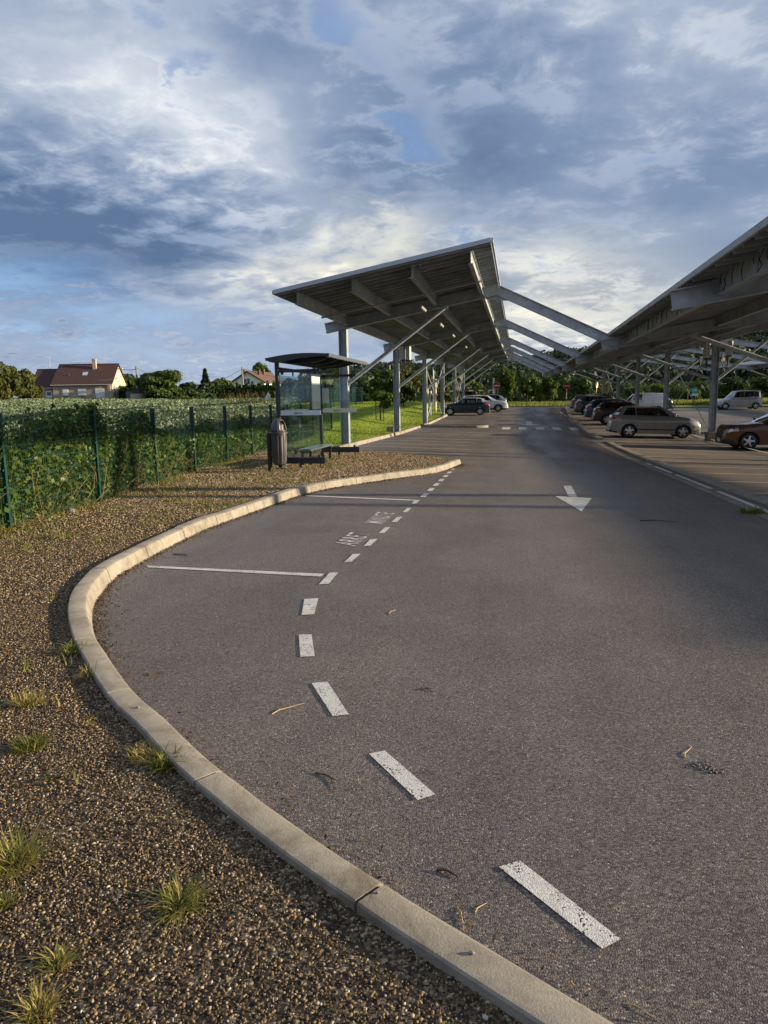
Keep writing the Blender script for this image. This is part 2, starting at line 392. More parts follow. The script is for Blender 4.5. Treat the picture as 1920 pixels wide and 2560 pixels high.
def paint_material():
    m = bpy.data.materials.new('road_paint'); m.use_nodes = True; t = NT(m.node_tree); b = t.n['Principled BSDF']
    co = t.node('ShaderNodeTexCoord').outputs['Object']
    vo = t.node('ShaderNodeTexVoronoi'); vo.inputs['Scale'].default_value = 150; t.l.new(co, vo.inputs['Vector'])
    sp = t.node('ShaderNodeSeparateColor'); t.l.new(vo.outputs['Color'], sp.inputs[0])
    wear = t.math('ADD', t.math('MULTIPLY', sp.outputs[0], .5), t.math('MULTIPLY', t.noise(co, 9.0, 5.0, .7), .8))
    c = t.ramp(wear, [(.32, (.34, .32, .29)), (.48, (.50, .475, .43)), (.8, (.64, .62, .57))])
    t.put(b.inputs['Base Color'], c); b.inputs['Roughness'].default_value = .7
    tr = t.node('ShaderNodeBsdfTransparent'); mx = t.node('ShaderNodeMixShader'); wr = t.math('ADD', t.math('MULTIPLY', sp.outputs[1], .55), t.math('MULTIPLY', t.noise(co, 6.0, 6.0, .75), .8))
    t.put(mx.inputs[0], t.mapr(wr, .42, .45, 0.0, 1.0)); t.l.new(tr.outputs[0], mx.inputs[1]); t.l.new(b.outputs[0], mx.inputs[2]); t.l.new(mx.outputs[0], t.n['Material Output'].inputs['Surface'])
    bn = t.node('ShaderNodeBump'); bn.inputs['Strength'].default_value = .28; bn.inputs['Distance'].default_value = .005
    t.l.new(t.math('MULTIPLY', vo.outputs['Distance'], -1.0), bn.inputs['Height']); t.l.new(bn.outputs[0], b.inputs['Normal']); return m
M_PAINT = paint_material()

# --- ground sheet reaching the horizon (lowered under the paved area)
gx = np.concatenate([np.linspace(-1500, -200, 14), np.linspace(-180, -60, 13), np.linspace(-57, -12, 31), np.linspace(-11, 60, 72), np.linspace(66, 200, 14), np.linspace(260, 1500, 10)])
gy = np.concatenate([np.linspace(-400, -40, 6), np.linspace(-30, -4, 8), np.linspace(-3, 100, 104), np.linspace(104, 220, 30), np.linspace(260, 1800, 12)])
def ground_z(X, Y):
    z = hgt(X, Y); paved = (X > -6.5) & (X < 40.5) & (Y > -9) & (Y < 87)
    return np.where(paved, z-.30, z-.06)
struct(grid('ground', gx, gy, ground_z, M_SOIL))
# --- asphalt: driving lane with the left bays, and the lighter car park on the right
fy = np.concatenate([np.linspace(-8, 0, 9), np.linspace(.5, 40, 80), np.linspace(41, 86.5, 47)])
struct(grid('road', np.concatenate([np.linspace(-6.6, 3.5, 22)]), fy, hgt, M_ASPH))
struct(grid('car_park', np.linspace(3.5, 40.5, 75), fy, hgt, M_LOT))
# --- field, lawn, meadow bases
struct(grid('field', np.linspace(-150, -9.6, 100), np.linspace(-10, 150, 90), lambda X, Y: np.where((Y < 34) | (X < -11-(Y-34)*.3), hgt(X, Y), hgt(X, Y)-.2), M_FIELD))
struct(grid('lawn', np.linspace(-24, -6.45, 40), np.linspace(22, 87, 90), lambda X, Y: hgt(X, Y)+.035, M_LAWN))
struct(grid('meadow', np.linspace(-140, 260, 60), np.linspace(87, 240, 40), lambda X, Y: hgt(X, Y)+.03, M_MEAD))

# --- kerb round the lay-by: traced top inner edge, 14 cm above the road
KZ = 0.14
kpx = [(1850,2745),(1539,2560),(1330,2435),(1146,2324),(1023,2250),(900,2170),(785,2095),(651,2000),(600,1960),(502,1885),(405,1792),(325,1721),(245,1607),
       (230,1581),(215,1539),(212,1505),(219,1474),(240,1445),(274,1411),(338,1376),(422,1335),(515,1295),(591,1270),(700,1234),(739,1222),(820,1204),(953,1185),(1089,1167),(1149,1148)]
kin = [gp(x, y, KZ) for x, y in kpx]
kin = [Vector((p.x, p.y, 0)) for p in kin]
kin = catmull(kin, 0.12)
def side(pts, i):
    t = (pts[min(i+1, len(pts)-1)]-pts[max(i-1, 0)]); t.z = 0; t.normalize(); return Vector((-t.y, t.x, 0))   # to the left of travel
def sweep_kerb(name, pts, prof, piece=1.0, zbase=hz, sgn=1, gap=0.013):
    """kerb stones laid along pts; prof = (offset to the left, height) pairs"""
    mb = MB(); run = 0.0; rings = []; rnd = random.Random(3)
    jz = 0.0
    for i, p in enumerate(pts):
        if i: run += (p-pts[i-1]).length
        n = side(pts, i)*sgn; z0 = zbase(p.x, p.y)
        rings.append([Vector((p.x+n.x*a, p.y+n.y*a, z0+b+jz)) for a, b in prof])
        if run >= piece and i < len(pts)-1:
            mb.loft(rings, True, True); run = 0.0; jz = rnd.uniform(-.006, .006)
            t = (pts[i+1]-p).normalized()*gap
            rings = [[q+t for q in rings[-1]]]
    if len(rings) > 1: mb.loft(rings, True, True)
    return struct(mb.build(name, M_KERB, smooth=True, sharp=30))
road_z = lambda x, y: float(np.interp(y, YL, ZL))*(1-np.clip((x+5)/14.4, 0, 1))+float(np.interp(y, YR, ZR))*np.clip((x+5)/14.4, 0, 1)
KPROF = [(-.045, -.06), (-.045, .0), (-.018, .105), (-.008, .130), (.010, KZ), (.115, KZ), (.122, KZ-.006), (.125, -.02), (.125, -.06)]
sweep_kerb('kerb', kin, KPROF, 1.0, road_z)
# --- gravel pavement behind that kerb
GZ = 0.105
kout = [p+side(kin, i)*0.12 for i, p in enumerate(kin)]
back = [Vector((-2.4, 21.0, 0)), Vector((-4.2, 22.4, 0)), Vector((-6.3, 23.6, 0)), Vector((-8.0, 24.6, 0)), Vector((-9.9, 25.0, 0)), Vector((-9.2, 16.0, 0)), Vector((-8.2, 8.0, 0)), Vector((-7.6, 2.0, 0)), Vector((-7.6, -3.0, 0)), Vector((1.0, -3.0, 0))]
ring = kout[::2]+back
gbm = bmesh.new()
gv = [gbm.verts.new((p.x, p.y, road_z(p.x, p.y)+GZ)) for p in ring]
gf = gbm.faces.new(gv); bmesh.ops.triangulate(gbm, faces=[gf])
gme = bpy.data.meshes.new('gravel_pavement'); gbm.to_mesh(gme); gbm.free(); gme.materials.append(M_GRAV)
struct(link('gravel_pavement', gme))
poly_xy = np.array([(p.x, p.y) for p in ring])
def inside(P):
    x, y = P[:, 0], P[:, 1]; c = np.zeros(len(P), bool); q = poly_xy; j = len(q)-1
    for i in range(len(q)):
        xi, yi, xj, yj = *q[i], *q[j]
        cr = ((yi > y) != (yj > y)) & (x < (xj-xi)*(y-yi)/(yj-yi+1e-12)+xi); c ^= cr; j = i
    return c
# loose pebbles lying on it, nearest ones small and dense
def pebbles(name, P, size, m, zoff=0.0, flat=.7, rnd=None):
    ico = np.array([(0,0,1),(.894,0,.447),(.276,.851,.447),(-.724,.526,.447),(-.724,-.526,.447),(.276,-.851,.447),(.724,.526,-.447),(-.276,.851,-.447),(-.894,0,-.447),(-.276,-.851,-.447),(.724,-.526,-.447),(0,0,-1)])
    fac = np.array([(0,1,2),(0,2,3),(0,3,4),(0,4,5),(0,5,1),(1,6,2),(2,7,3),(3,8,4),(4,9,5),(5,10,1),(2,6,7),(3,7,8),(4,8,9),(5,9,10),(1,10,6),(7,6,11),(8,7,11),(9,8,11),(10,9,11),(6,10,11)])[:15]
    n = len(P); S = size[:, None]*RNG.uniform(.65, 1.25, (n, 3))*np.array([1.15, .85, flat])
    V = ico[None]*S[:, None, :]*(1+RNG.uniform(-.32, .28, (n, 12, 1)))
    a = RNG.uniform(0, 6.28, n); tl = RNG.uniform(-.7, .7, n); ca, sa, ct, st = np.cos(a), np.sin(a), np.cos(tl), np.sin(tl)
    y2 = V[..., 1]*ct[:, None]-V[..., 2]*st[:, None]; z2 = V[..., 1]*st[:, None]+V[..., 2]*ct[:, None]
    x2 = V[..., 0]*ca[:, None]-y2*sa[:, None]; y3 = V[..., 0]*sa[:, None]+y2*ca[:, None]
    V = np.stack([x2, y3, z2], -1)+P[:, None, :]
    V[..., 2] += size[:, None]*.28+zoff
    Fc = (fac[None]+12*np.arange(n)[:, None, None]).reshape(-1, 3)
    return tmesh(name, V.reshape(-1, 3), Fc, m, rnd=np.repeat(RNG.random(n) if rnd is None else rnd, len(fac)))
def pebble_mat():
    m = bpy.data.materials.new('pebble'); m.use_nodes = True; t = NT(m.node_tree); b = t.n['Principled BSDF']
    at = t.node('ShaderNodeAttribute', attribute_name='rnd').outputs['Fac']
    t.put(b.inputs['Base Color'], t.ramp(at, [(0, (.018, .012, .008)), (.38, (.070, .044, .022)), (.74, (.205, .138, .068)), (.95, (.33, .25, .15)), (1, (.46, .42, .36))]))
    b.inputs['Roughness'].default_value = .78; b.inputs['Specular IOR Level'].default_value = .3; return m
M_PEB = pebble_mat()
def in_view(P, pad=60):
    d = P-CAM; z = d@fw; u = 960+F*(d@rt)/z; v = 1280-F*(d@up)/z
    return (z > .05) & (u > -pad) & (u < 1920+pad) & (v > -pad) & (v < 2560+pad*2)
def scatter_gravel(y0, y1, dens, s0, s1):
    x0, x1 = -8.4, 1.0; n = int((x1-x0)*(y1-y0)*dens)
    P = np.stack([RNG.uniform(x0, x1, n), RNG.uniform(y0, y1, n), np.zeros(n)], 1)
    P = P[inside(P)]; bare = np.sin(P[:, 0]*2.3+1.3*np.sin(P[:, 1]*1.9))*np.sin(P[:, 1]*2.9+1.1*np.sin(P[:, 0]*2.6)); P = P[RNG.random(len(P)) < np.clip(.86-.5*np.clip(bare, 0, 1), 0, 1)]; P[:, 2] = GZ+np.array([road_z(a, b) for a, b in P[:, :2]]); P = P[in_view(P, 320)]
    return P, RNG.uniform(s0, s1, len(P))*RNG.choice([.6, .8, 1, 1, 1.2, 1.5], len(P))
parts = [scatter_gravel(1.2, 3.2, 19000, .0028, .0048), scatter_gravel(3.2, 5.0, 13000, .0031, .0054), scatter_gravel(5.0, 8.0, 6500, .0045, .0075), scatter_gravel(8.0, 14.0, 3200, .007, .012), scatter_gravel(14, 23.5, 1700, .010, .016)]
gy_ = np.concatenate([p[:, 1] for p, s in parts]); grn = RNG.random(len(gy_))**(1-.5*np.clip((gy_-4.5)/7, 0, 1))
gp_o = pebbles('gravel', np.concatenate([p for p, s in parts]), np.concatenate([s for p, s in parts]), M_PEB, rnd=grn)
tag(gp_o, 'loose brown and cream gravel covering the pavement inside the curved kerb', 'gravel', kind='stuff')

# --- kerb in front of the left column row, the planted island and the kerb beyond it
def line(a, b, n=40): return [Vector(a).lerp(Vector(b), k/n) for k in range(n+1)]
LK = [(-.04, -.06), (-.04, .0), (-.01, .13), (.01, .145), (.14, .145), (.15, -.06)]
sweep_kerb('kerb', line((-6.12, 24.4, 0), (-6.12, 45.6, 0), 85), LK, 1.0, road_z, 1, .02)
sweep_kerb('kerb', line((-6.12, 47.6, 0), (-6.12, 86, 0), 150), LK, 1.0, road_z, 1, .02)
isl = catmull([(-6.0, 45.7, 0), (-4.5, 45.7, 0), (-2.6, 45.75, 0), (-2.0, 46.1, 0), (-1.95, 46.7, 0), (-2.5, 47.2, 0), (-4.5, 47.4, 0), (-6.0, 47.4, 0)], .25)
sweep_kerb('kerb', isl, LK, 1.0, road_z, 1, .012)
im = MB(); ip = [Vector((p.x, p.y, road_z(p.x, p.y)+.12)) for p in isl]; im.add(ip, [tuple(range(len(ip)))]); struct(im.build('traffic_island', M_GRAV))
# --- gutter and low kerb along the right edge of the lane
rk = [gp(x, y) for x, y in ((1990, 1345), (1920, 1305), (1760, 1219), (1602, 1137), (1540, 1106))]
rk = [Vector((rk[0].x, 4.0, 0))]+rk+[Vector((rk[-1].x, 34.5, 0))]
RX = 3.75
def strip(name, x0, x1, y0, y1, dz, m, n=40, th=None):
    return grid(name, np.linspace(x0, x1, 3), np.linspace(y0, y1, n), lambda X, Y: hgt(X, Y)+dz, m)
gut = mat('gutter_concrete', (.20, .17, .14), .8, var=.3, vscale=2.5, bump=.3)
struct(strip('gutter', RX-.28, RX-.10, 3, 35.5, .005, gut, 60))
lkp = [(-.10, -.05), (-.10, .035), (-.08, .05), (.12, .055), (.14, .05), (.14, -.05)]
sweep_kerb('kerb', line((RX+.32, 3, 0), (RX+.32, 35.0, 0), 130), lkp, 1.0, hz, -1, .012)
sweep_kerb('kerb', catmull([(RX+.2, 36.6, 0), (RX+.1, 42, 0), (RX+.35, 60, 0), (RX+1.0, 74, 0), (RX+1.3, 84.5, 0)], .5), [(-.12, -.05), (-.12, .10), (.12, .10), (.12, -.05)], 1.0, hz, -1, .012)
sweep_kerb('kerb', line((-6, 86.2, 0), (9.0, 86.2, 0), 60), [(-.1, -.05), (-.1, .12), (.1, .12), (.1, -.05)], 1.0, hz, 1, .012)
sweep_kerb('kerb', line((9.7, 42.6, 0), (15.5, 42.6, 0), 30), [(-.25, -.05), (-.25, .12), (.25, .12), (.25, -.05)], 1.0, hz, 1, .012)
sweep_kerb('kerb', line((14, 79.5, 0), (40, 77.5, 0), 60), [(-.15, -.05), (-.15, .13), (.15, .13), (.15, -.05)], 1.0, hz, 1, .012)
struct(grid('grass_verge', np.linspace(14, 40.4, 40), np.linspace(79.6, 87.2, 12), lambda X, Y: hgt(X, Y)+.10, M_MEAD))

# --- painted markings, sheets 4-5 mm above the road
jrg = random.Random(21)
def decal(mb, quads, n=6):
    for q in quads:
        a, b, c, d = [Vector(p) for p in q]; vs = []; fs = []
        n = max(n, min(60, int((a-b).length/.02)))
        for i in range(n+1):
            for j in range(3):
                p = a.lerp(b, i/n).lerp(d.lerp(c, i/n), j/2)
                if n > 8: p += Vector((jrg.gauss(0, .0028), jrg.gauss(0, .0028), 0))
                vs.append((p.x, p.y, hz(p.x, p.y)+.006))
        for i in range(n):
            for j in range(2): fs.append((i*3+j, i*3+j+1, (i+1)*3+j+1, (i+1)*3+j))
        mb.add(vs, fs)
def rect(x0, y0, x1, y1): return [(x0, y0, 0), (x1, y0, 0), (x1, y1, 0), (x0, y1, 0)]
mk = MB()
def pxq(*pts): return [gp(*p) for p in pts]
decal(mk, [pxq((1247,2170),(1300,2155),(1552,2352),(1506,2376)), pxq((922,1887),(962,1879),(1089,1989),(1044,2003)),
           pxq((779,1710),(819,1706),(872,1788),(832,1793)), pxq((747,1588),(779,1588),(787,1642),(751,1644)), pxq((761,1499),(796,1497),(786,1537),(754,1539))])
dash = [((824,1433),(846,1432),(822,1461),(797,1462)), ((882,1386),(902,1385.5),(879,1405),(860,1407)), ((926,1349),(944,1348.5),(926,1365),(909,1366)),
        ((962,1319.5),(976,1319),(961,1333),(946,1334)), ((992,1293.5),(1006,1292.5),(993,1305.5),(978,1306)), ((1017,1271),(1029,1270.5),(1018,1281),(1006,1281.5)),
        ((1037,1251.5),(1050,1250.5),(1040,1260),(1028,1260.5))]
decal(mk, [pxq(*d) for d in dash])
a7, b7 = gp(1044, 1255), gp(1060, 1239)
step = (gp(1044, 1255)-gp(1082, 1224.6)).length/2
ed = (gp(1131, 1175)-gp(1043, 1256)).normalized(); nrm_ = Vector((ed.y, -ed.x, 0))
for k in range(1, 9):
    c = a7+ed*step*k; decal(mk, [[c-ed*.25-nrm_*.05, c-ed*.25+nrm_*.05, c+ed*.25+nrm_*.05, c+ed*.25-nrm_*.05]])
decal(mk, [pxq((366,1415),(370,1420),(803,1443),(810,1436)), pxq((765,1238.5),(765,1241),(1034,1252.5),(1040,1250.5))], 12)
# lane arrow pointing to the viewer
decal(mk, [pxq((1408,1215),(1428,1214.5),(1443,1243),(1421,1241.5))])
arw = pxq((1388,1241),(1479.5,1246),(1454,1279.5)); mk.add([(p.x, p.y, hz(p.x, p.y)+.0062) for p in arw], [(0, 1, 2)])
# the far arrow and zebra bars
ay = 51.0; decal(mk, [rect(.55, ay, .95, ay+3.2)]); mk.add([(x, y, hz(x, y)+.006) for x, y in ((-.05, ay), (1.55, ay), (.75, ay-2.2))], [(0, 1, 2)])
for k in range(5): decal(mk, [rect(-1.0+k*1.02, 44.2, -.5+k*1.02, 47.0)], 3)
# bay lines, left and right
for k in range(9): decal(mk, [rect(-6.0, 23.9+k*2.34, -1.75, 24.0+k*2.34)], 6)
for k in range(8): decal(mk, [rect(-6.0, 49.9+k*4.6, -1.75, 50.0+k*4.6)], 4)
for k in range(16): decal(mk, [rect(RX+.6, 9.6+k*2.34, 9.0, 9.7+k*2.34)], 6)
for k in range(16): decal(mk, [rect(9.6, 9.6+k*2.34, 14.4, 9.7+k*2.34)], 5)
decal(mk, [rect(9.25, 9, 9.35, 42)], 30)
for k in range(9): decal(mk, [rect(RX+.9, 48+k*4.68, 9.0, 48.1+k*4.68)], 4)
for y0, y1 in ((3, 9.5), (10.2, 14.5), (15.0, 18.3), (18.7, 21), (21.6, 22.2)): decal(mk, [rect(RX-.06, y0, RX+.04, y1)], 10)
decal(mk, [rect(RX+.1, 62, RX+.28, 72), rect(RX+.0, 52, RX+.12, 58)], 8)
struct(mk.build('road_marking', M_PAINT))
# lettering ARRET MINUTE, tops of the letters towards the kerb
def lettering(name, txt, corners, m):
    cu = bpy.data.curves.new('text', 'FONT'); cu.body = txt; cu.resolution_u = 3; cu.offset = .013; cu.space_character = 1.22
    o = bpy.data.objects.new('text', cu); COL.objects.link(o); dg = bpy.context.evaluated_depsgraph_get()
    me = bpy.data.meshes.new_from_object(o.evaluated_get(dg)); bpy.data.objects.remove(o)
    co = np.array([v.co[:] for v in me.vertices]); lo, hi = co.min(0), co.max(0); u = (co[:, 0]-lo[0])/(hi[0]-lo[0]); v = (co[:, 1]-lo[1])/(hi[1]-lo[1])
    bl, br, tr, tl = [np.array(c) for c in corners]
    P = (bl[None]*(1-u[:, None])+br[None]*u[:, None])*(1-v[:, None])+(tl[None]*(1-u[:, None])+tr[None]*u[:, None])*v[:, None]
    for vv, p in zip(me.vertices, P): vv.co = (p[0], p[1], hz(p[0], p[1])+.007)
    me.materials.append(m); me.name = name; return link(name, me)
struct(lettering('road_lettering', 'ARRET', pxq((887,1366.5),(926,1337),(877,1331.5),(835,1360)), M_PAINT))
struct(lettering('road_lettering', 'MINUTE', pxq((957,1311),(988,1284),(944,1281),(911,1307)), M_PAINT))
# ================================================================== SOLAR CANOPIES
M_STEEL = mat('galvanised_steel', (.37, .40, .43), .5, .35, var=.22, vscale=3.5, bump=.05)
M_STEEL2 = mat('dull_steel', (.31, .335, .355), .6, .2, var=.25, vscale=2.0)
M_DECK = mat('panel_underside', (.31, .335, .355), .75, .1, var=.3, vscale=1.5)
M_PV = mat('photovoltaic_glass', (.085, .09, .105), .12, 0, spec=.8)
M_ALU = mat('aluminium_edge', (.42, .45, .50), .4, .6)
M_TUBE = mat('lamp_cover', (.34, .335, .32), .5)
M_BLK = mat('black_plastic', (.015, .015, .017), .5)
S, Y0 = 11.7, 26.3
def rise(Y): return float(np.interp(Y, [0, 26, 38, 50, 61.4, 73.1, 86], [0, 0, .08, .14, .38, .62, .85]))
def canopy(label, low_x, high_x, col_x, z_low, slope, frames, ya, yb, sgn, strut_to=None, both=False, kneed=True, group='solar canopies over the parking bays', detail=True, xb=()):
    """tilted photovoltaic roof on single columns; sgn=+1 rises to the right"""
    root = thing('solar_canopy', label, 'canopy', (col_x, frames[0], hz(col_x, frames[0])), 0, group)
    zp = lambda x: z_low+slope*(x-low_x)
    lo, hi = min(low_x, high_x), max(low_x, high_x)
    ys = [ya]+[f for f in frames if ya < f < yb]+[yb]
    def sheet(z0, z1, x0, x1, y0, y1):   # one sloping slab
        mb = MB(); r0, r1 = rise(y0), rise(y1)
        mb.loft([[(x0, y0, zp(x0)+z0+r0), (x1, y0, zp(x1)+z0+r0), (x1, y0, zp(x1)+z1+r0), (x0, y0, zp(x0)+z1+r0)],
                 [(x0, y1, zp(x0)+z0+r1), (x1, y1, zp(x1)+z0+r1), (x1, y1, zp(x1)+z1+r1), (x0, y1, zp(x0)+z1+r1)]]); return mb
    pv = MB(); rib = MB()
    nb = int((yb-ya)/1.0); 
    nx = max(3, int((hi-lo)/1.68))
    for k in range(nb):
        y0 = ya+(yb-ya)*k/nb; y1 = ya+(yb-ya)*(k+1)/nb-.02
        for q in range(nx):
            x0 = lo+(hi-lo)*q/nx; x1 = lo+(hi-lo)*(q+1)/nx-.02
            b = sheet(.0, .04, x0, x1, y0, y1); pv.add(b.v, b.f)
        for yy in ((y0+.08), (y0+y1)/2+.04):
            r0 = rise(yy); rib.bar((lo+.02, yy, zp(lo)-.045+r0), (hi-.02, yy, zp(hi)-.045+r0), .06, .085)
            if detail: rib.bar((lo+.02, yy+.16, zp(lo)-.015+r0), (hi-.02, yy+.16, zp(hi)-.015+r0), .20, .02)
    pv.build('solar_panels', M_PV, root, world=True); rib.build('panel_rails', M_DECK, root, world=True)
    e = MB(); r0, r1 = rise(ya), rise(yb)
    e.bar((lo, ya-.03, zp(lo)+.0+r0), (hi, ya-.03, zp(hi)+.0+r0), .05, .11); e.build('front_edge', M_ALU, root, world=True)
    for x in (lo-.03, hi+.03):
        g = MB()
        for a, b in zip(ys[:-1], ys[1:]): g.bar((x, a, zp(x)+rise(a)), (x, b, zp(x)+rise(b)), .05, .10)
        g.build('side_edge', M_STEEL2, root, world=True)
    gx_ = [lo+.55, lo+(hi-lo)*.36, lo+(hi-lo)*.64, hi-.55]
    for x in gx_:
        m = MB(); yl = ys[:]; yl[0] += .35
        for a, b in zip(yl[:-1], yl[1:]): m.ibeam((x, a, zp(x)-.235+rise(a)), (x, b-.01, zp(x)-.235+rise(b)), .12, .36)
        if detail:      # splice plates
            for a in yl[1:-1]: m.box((x, a-2.0, zp(x)-.235+rise(a-2)), (.05, .5, .30))
        m.build('girder', M_STEEL2, root, world=True)
    up_dir = Vector((1, 0, slope)).normalized()*(1 if high_x > low_x else -1)
    for i, f in enumerate(frames):
        r = rise(f); bz = lambda x: zp(x)-.33+r
        xa = low_x-(.30 if not kneed else .0)*sgn; xk = high_x
        m = MB(); a = Vector((low_x-.28*sgn, f, bz(low_x-.28*sgn))); b = Vector((xk, f, bz(xk)))
        m.ibeam(a, b, .20, .36, .025, .016)
        n_st = 4
        for q in range(1, n_st+1):
            p = a.lerp(b, q/n_st-.02); m.bar(p-Vector((0, 0, .165)), p+Vector((0, 0, .165)), .19, .02)
        m.build('beam', M_STEEL, root, world=True)
        zg = hz(col_x, f)-.05; zt = bz(col_x)-.18
        m = MB(); m.ibeam((col_x, f, zg), (col_x, f, zt), .28, .30, .03, .02)
        m.box((col_x, f, zt-1.95 if not both else zt-1.93), (.31, .32, .03))
        c = m.build('column', M_STEEL, root, world=True)
        if both or i == 1:
            fb = MB(); fb.bbox((col_x-(0 if both else .34), f, zg+(.26 if both else .24)), (.52 if both else .4, .50, .5 if both else .42), .02); fb.build('footing', M_KERB, c, world=True)
        zj = zt-1.93
        for d in ((1, -1) if both else (sgn,)):
            xe = col_x+d*(3.72 if not both else (3.1 if d*sgn > 0 else 3.68)); xe = min(max(xe, lo+.2), hi-.2)
            m = MB(); p0 = Vector((col_x+d*.15, f, zj)); p1 = Vector((xe, f, bz(xe)-.20)); t = (p1-p0).normalized()
            m.tube([p0, p1], .075, 10); m.box((p1.x, f, p1.z+.03), (.22, .06, .14)); m.box((p0.x-.03*d, f, p0.z), (.16, .06, .22))
            m.build('brace', M_STEEL, root, world=True, smooth=True)
        if strut_to is not None:
            xs_, zs_ = strut_to
            m = MB(); a = Vector((xk, f, bz(xk)-.02)); b = Vector((xs_, f, zs_+r)); m.ibeam(a, b, .18, .33, .024, .022)
            m.prism([(xk, f-.01, bz(xk)-.18), (xk+.75*sgn, f-.01, bz(xk)-.42), (xk, f-.01, bz(xk)-.36), (xk-.5*sgn, f-.01, bz(xk)-.30)], (0, .02, 0))
            m.bar((xk, f, bz(xk)-.40), (xk+.02*sgn, f, bz(xk)+.20), .2, .03); m.bar((xs_, f, zs_+r-.2), (xs_+.04*sgn, f, zs_+r+.2), .2, .03)
            m.build('link_rafter', M_STEEL, root, world=True)
    for i in xb:     # crossed tie rods between two columns
        f0, f1 = frames[i], frames[i+1]; m = MB()
        za, zb = hz(col_x, f0)+.2, zp(col_x)-.7+rise(f0); zc, zd = hz(col_x, f1)+.2, zp(col_x)-.7+rise(f1)
        m.tube([(col_x+.06, f0, za), (col_x+.06, f1, zd)], .035, 6); m.tube([(col_x-.06, f0, zb), (col_x-.06, f1, zc)], .035, 6); m.build('cross_brace', M_STEEL, root, world=True)
    return root, zp
frL = [Y0+S*i for i in range(6)]
RLOW, RHI, RCOL, RZ0, RSL = 3.05, 12.55, 9.36, 3.80, .158
canL, zpL = canopy('tilted grey solar roof on the left, its row of steel columns beside the bus shelter', -6.72, -.76, -6.34, 4.70, .178, frL, 19.8, 88.0, 1, (3.28, 3.47), xb=(2, 4))
frR = [Y0+S*i for i in range(-1, 6)]
canR, zpR = canopy('dark solar roof sloping up out of the picture at right, over the parked cars', RLOW, RHI, RCOL, RZ0, RSL, frR, 8.2, 88.0, 1, (21.3, 3.47), both=True, xb=(2, 5))
frT = [Y0+S*i for i in range(-1, 6)]
canT, zpT = canopy('far right solar roof whose pale top surface shows behind the nearer canopy', RLOW+18, RHI+18, RCOL+18, RZ0+.0, RSL, frT, 8.2, 88.0, 1, None, both=True, detail=False, xb=(3,))
canF, zpF = canopy('unseen farthest solar roof off to the right, added for its column shadows', RLOW+35.5, RHI+35.5, RCOL+35.5, RZ0, RSL, frT, 8.2, 88.0, 1, None, both=True, detail=False)  # unseen fourth row, added for the soft column shadows it throws over the lane
# conduit rail, lamps and cables of the left roof
m = MB(); m.tube([(-6.3, 23.2, zpL(-6.3)-.42), (-1.2, 23.2, zpL(-1.2)-.42)], .035, 6); m.build('conduit', M_TUBE, canL, world=True)
for y, x0, x1 in ((55.5, -5.0, -1.2), (67.0, -5.0, -1.2), (79, -5, -1.2)):
    m = MB(); m.bar((x0, y, zpL(x0)-.62+rise(y)), (x1, y, zpL(x1)-.62+rise(y)), .12, .10); m.build('gutter_pipe', M_TUBE, canL, world=True)
for x, y in ((-3.25, 24.6), (-3.25, 30.5), (-3.25, 36.2), (-3.25, 45)):
    m = MB(); m.tube([(x, y, zpL(x)-.56+rise(y)), (x, y+1.3, zpL(x)-.56+rise(y))], .05, 8); m.build('tube_lamp', M_TUBE, canL, world=True)
for x, y in ((6.9, 24.3), (6.9, 30.6), (6.9, 36.5), (6.4, 44.5)):
    m = MB(); m.tube([(x, y, zpR(x)-.62+rise(y)), (x, y+1.3, zpR(x)-.62+rise(y))], .05, 8); m.build('tube_lamp', M_TUBE, canR, world=True)
# loops of cable hanging on the first long girder of the right roof
gxr = RLOW+.55
m = MB(); rg = random.Random(5)
for k in range(36):
    y = 9.2+k*.62+rg.uniform(-.12, .12); z = zpR(gxr)-.08+rise(y); dl = rg.uniform(.15, .33); wv = rg.uniform(.04, .14)
    m.tube([(gxr-.075, y, z), (gxr-.08, y+wv, z-dl*.5), (gxr-.08, y+wv*.3, z-dl)], .008, 5)
for k in range(10):
    y = 10+k*1.9; z = zpR(gxr)-.1+rise(y)
    m.tube([(gxr-.08, y, z), (gxr-.09, y+.15, z-.12), (gxr-.09, y+.02, z-.22), (gxr-.09, y+.2, z-.3)], .009, 5)
m.build('cables', M_BLK, canR, world=True)
# inverters strapped to columns
M_INV = mat('inverter_casing', (.50, .49, .45), .5)
def inverter(x, y, z, label):
    r = thing('inverter', label, 'inverter', (x, y, z), 0, 'inverters fixed to canopy columns')
    m = MB(); m.bbox((0, 0, .35), (.24, .42, .70), .03); m.build('casing', M_INV, r)
    m = MB(); m.box((0, 0, -.03), (.18, .34, .06)); m.build('socket_strip', M_BLK, r)
    m = MB()
    for k, (q, dz) in enumerate(((-.12, .55), (.02, .75), (.12, .45))):
        m.tube([(q*.6, q, -.05), (q*.6+.02, q+.04, -dz*.8), (q*.6-.1, q+.2, -dz), (q*.6-.22, q+.25, -dz*.5), (q*.6-.25, q+.2, .1)], .018, 6)
    m.build('cable', M_BLK, r)
    return r
inverter(-6.02, 38.02, 3.78, 'pale inverter box on the second column of the left roof')
inverter(-5.70, 38.02, 3.76, 'outer pale inverter box hung beside its twin at the second left column')
inverter(8.92, 37.9, 3.45, 'grey inverter box on the left of the big central column at right')
inverter(9.95, 38.0, 3.55, 'dark inverter box on the right of the big central column at right')

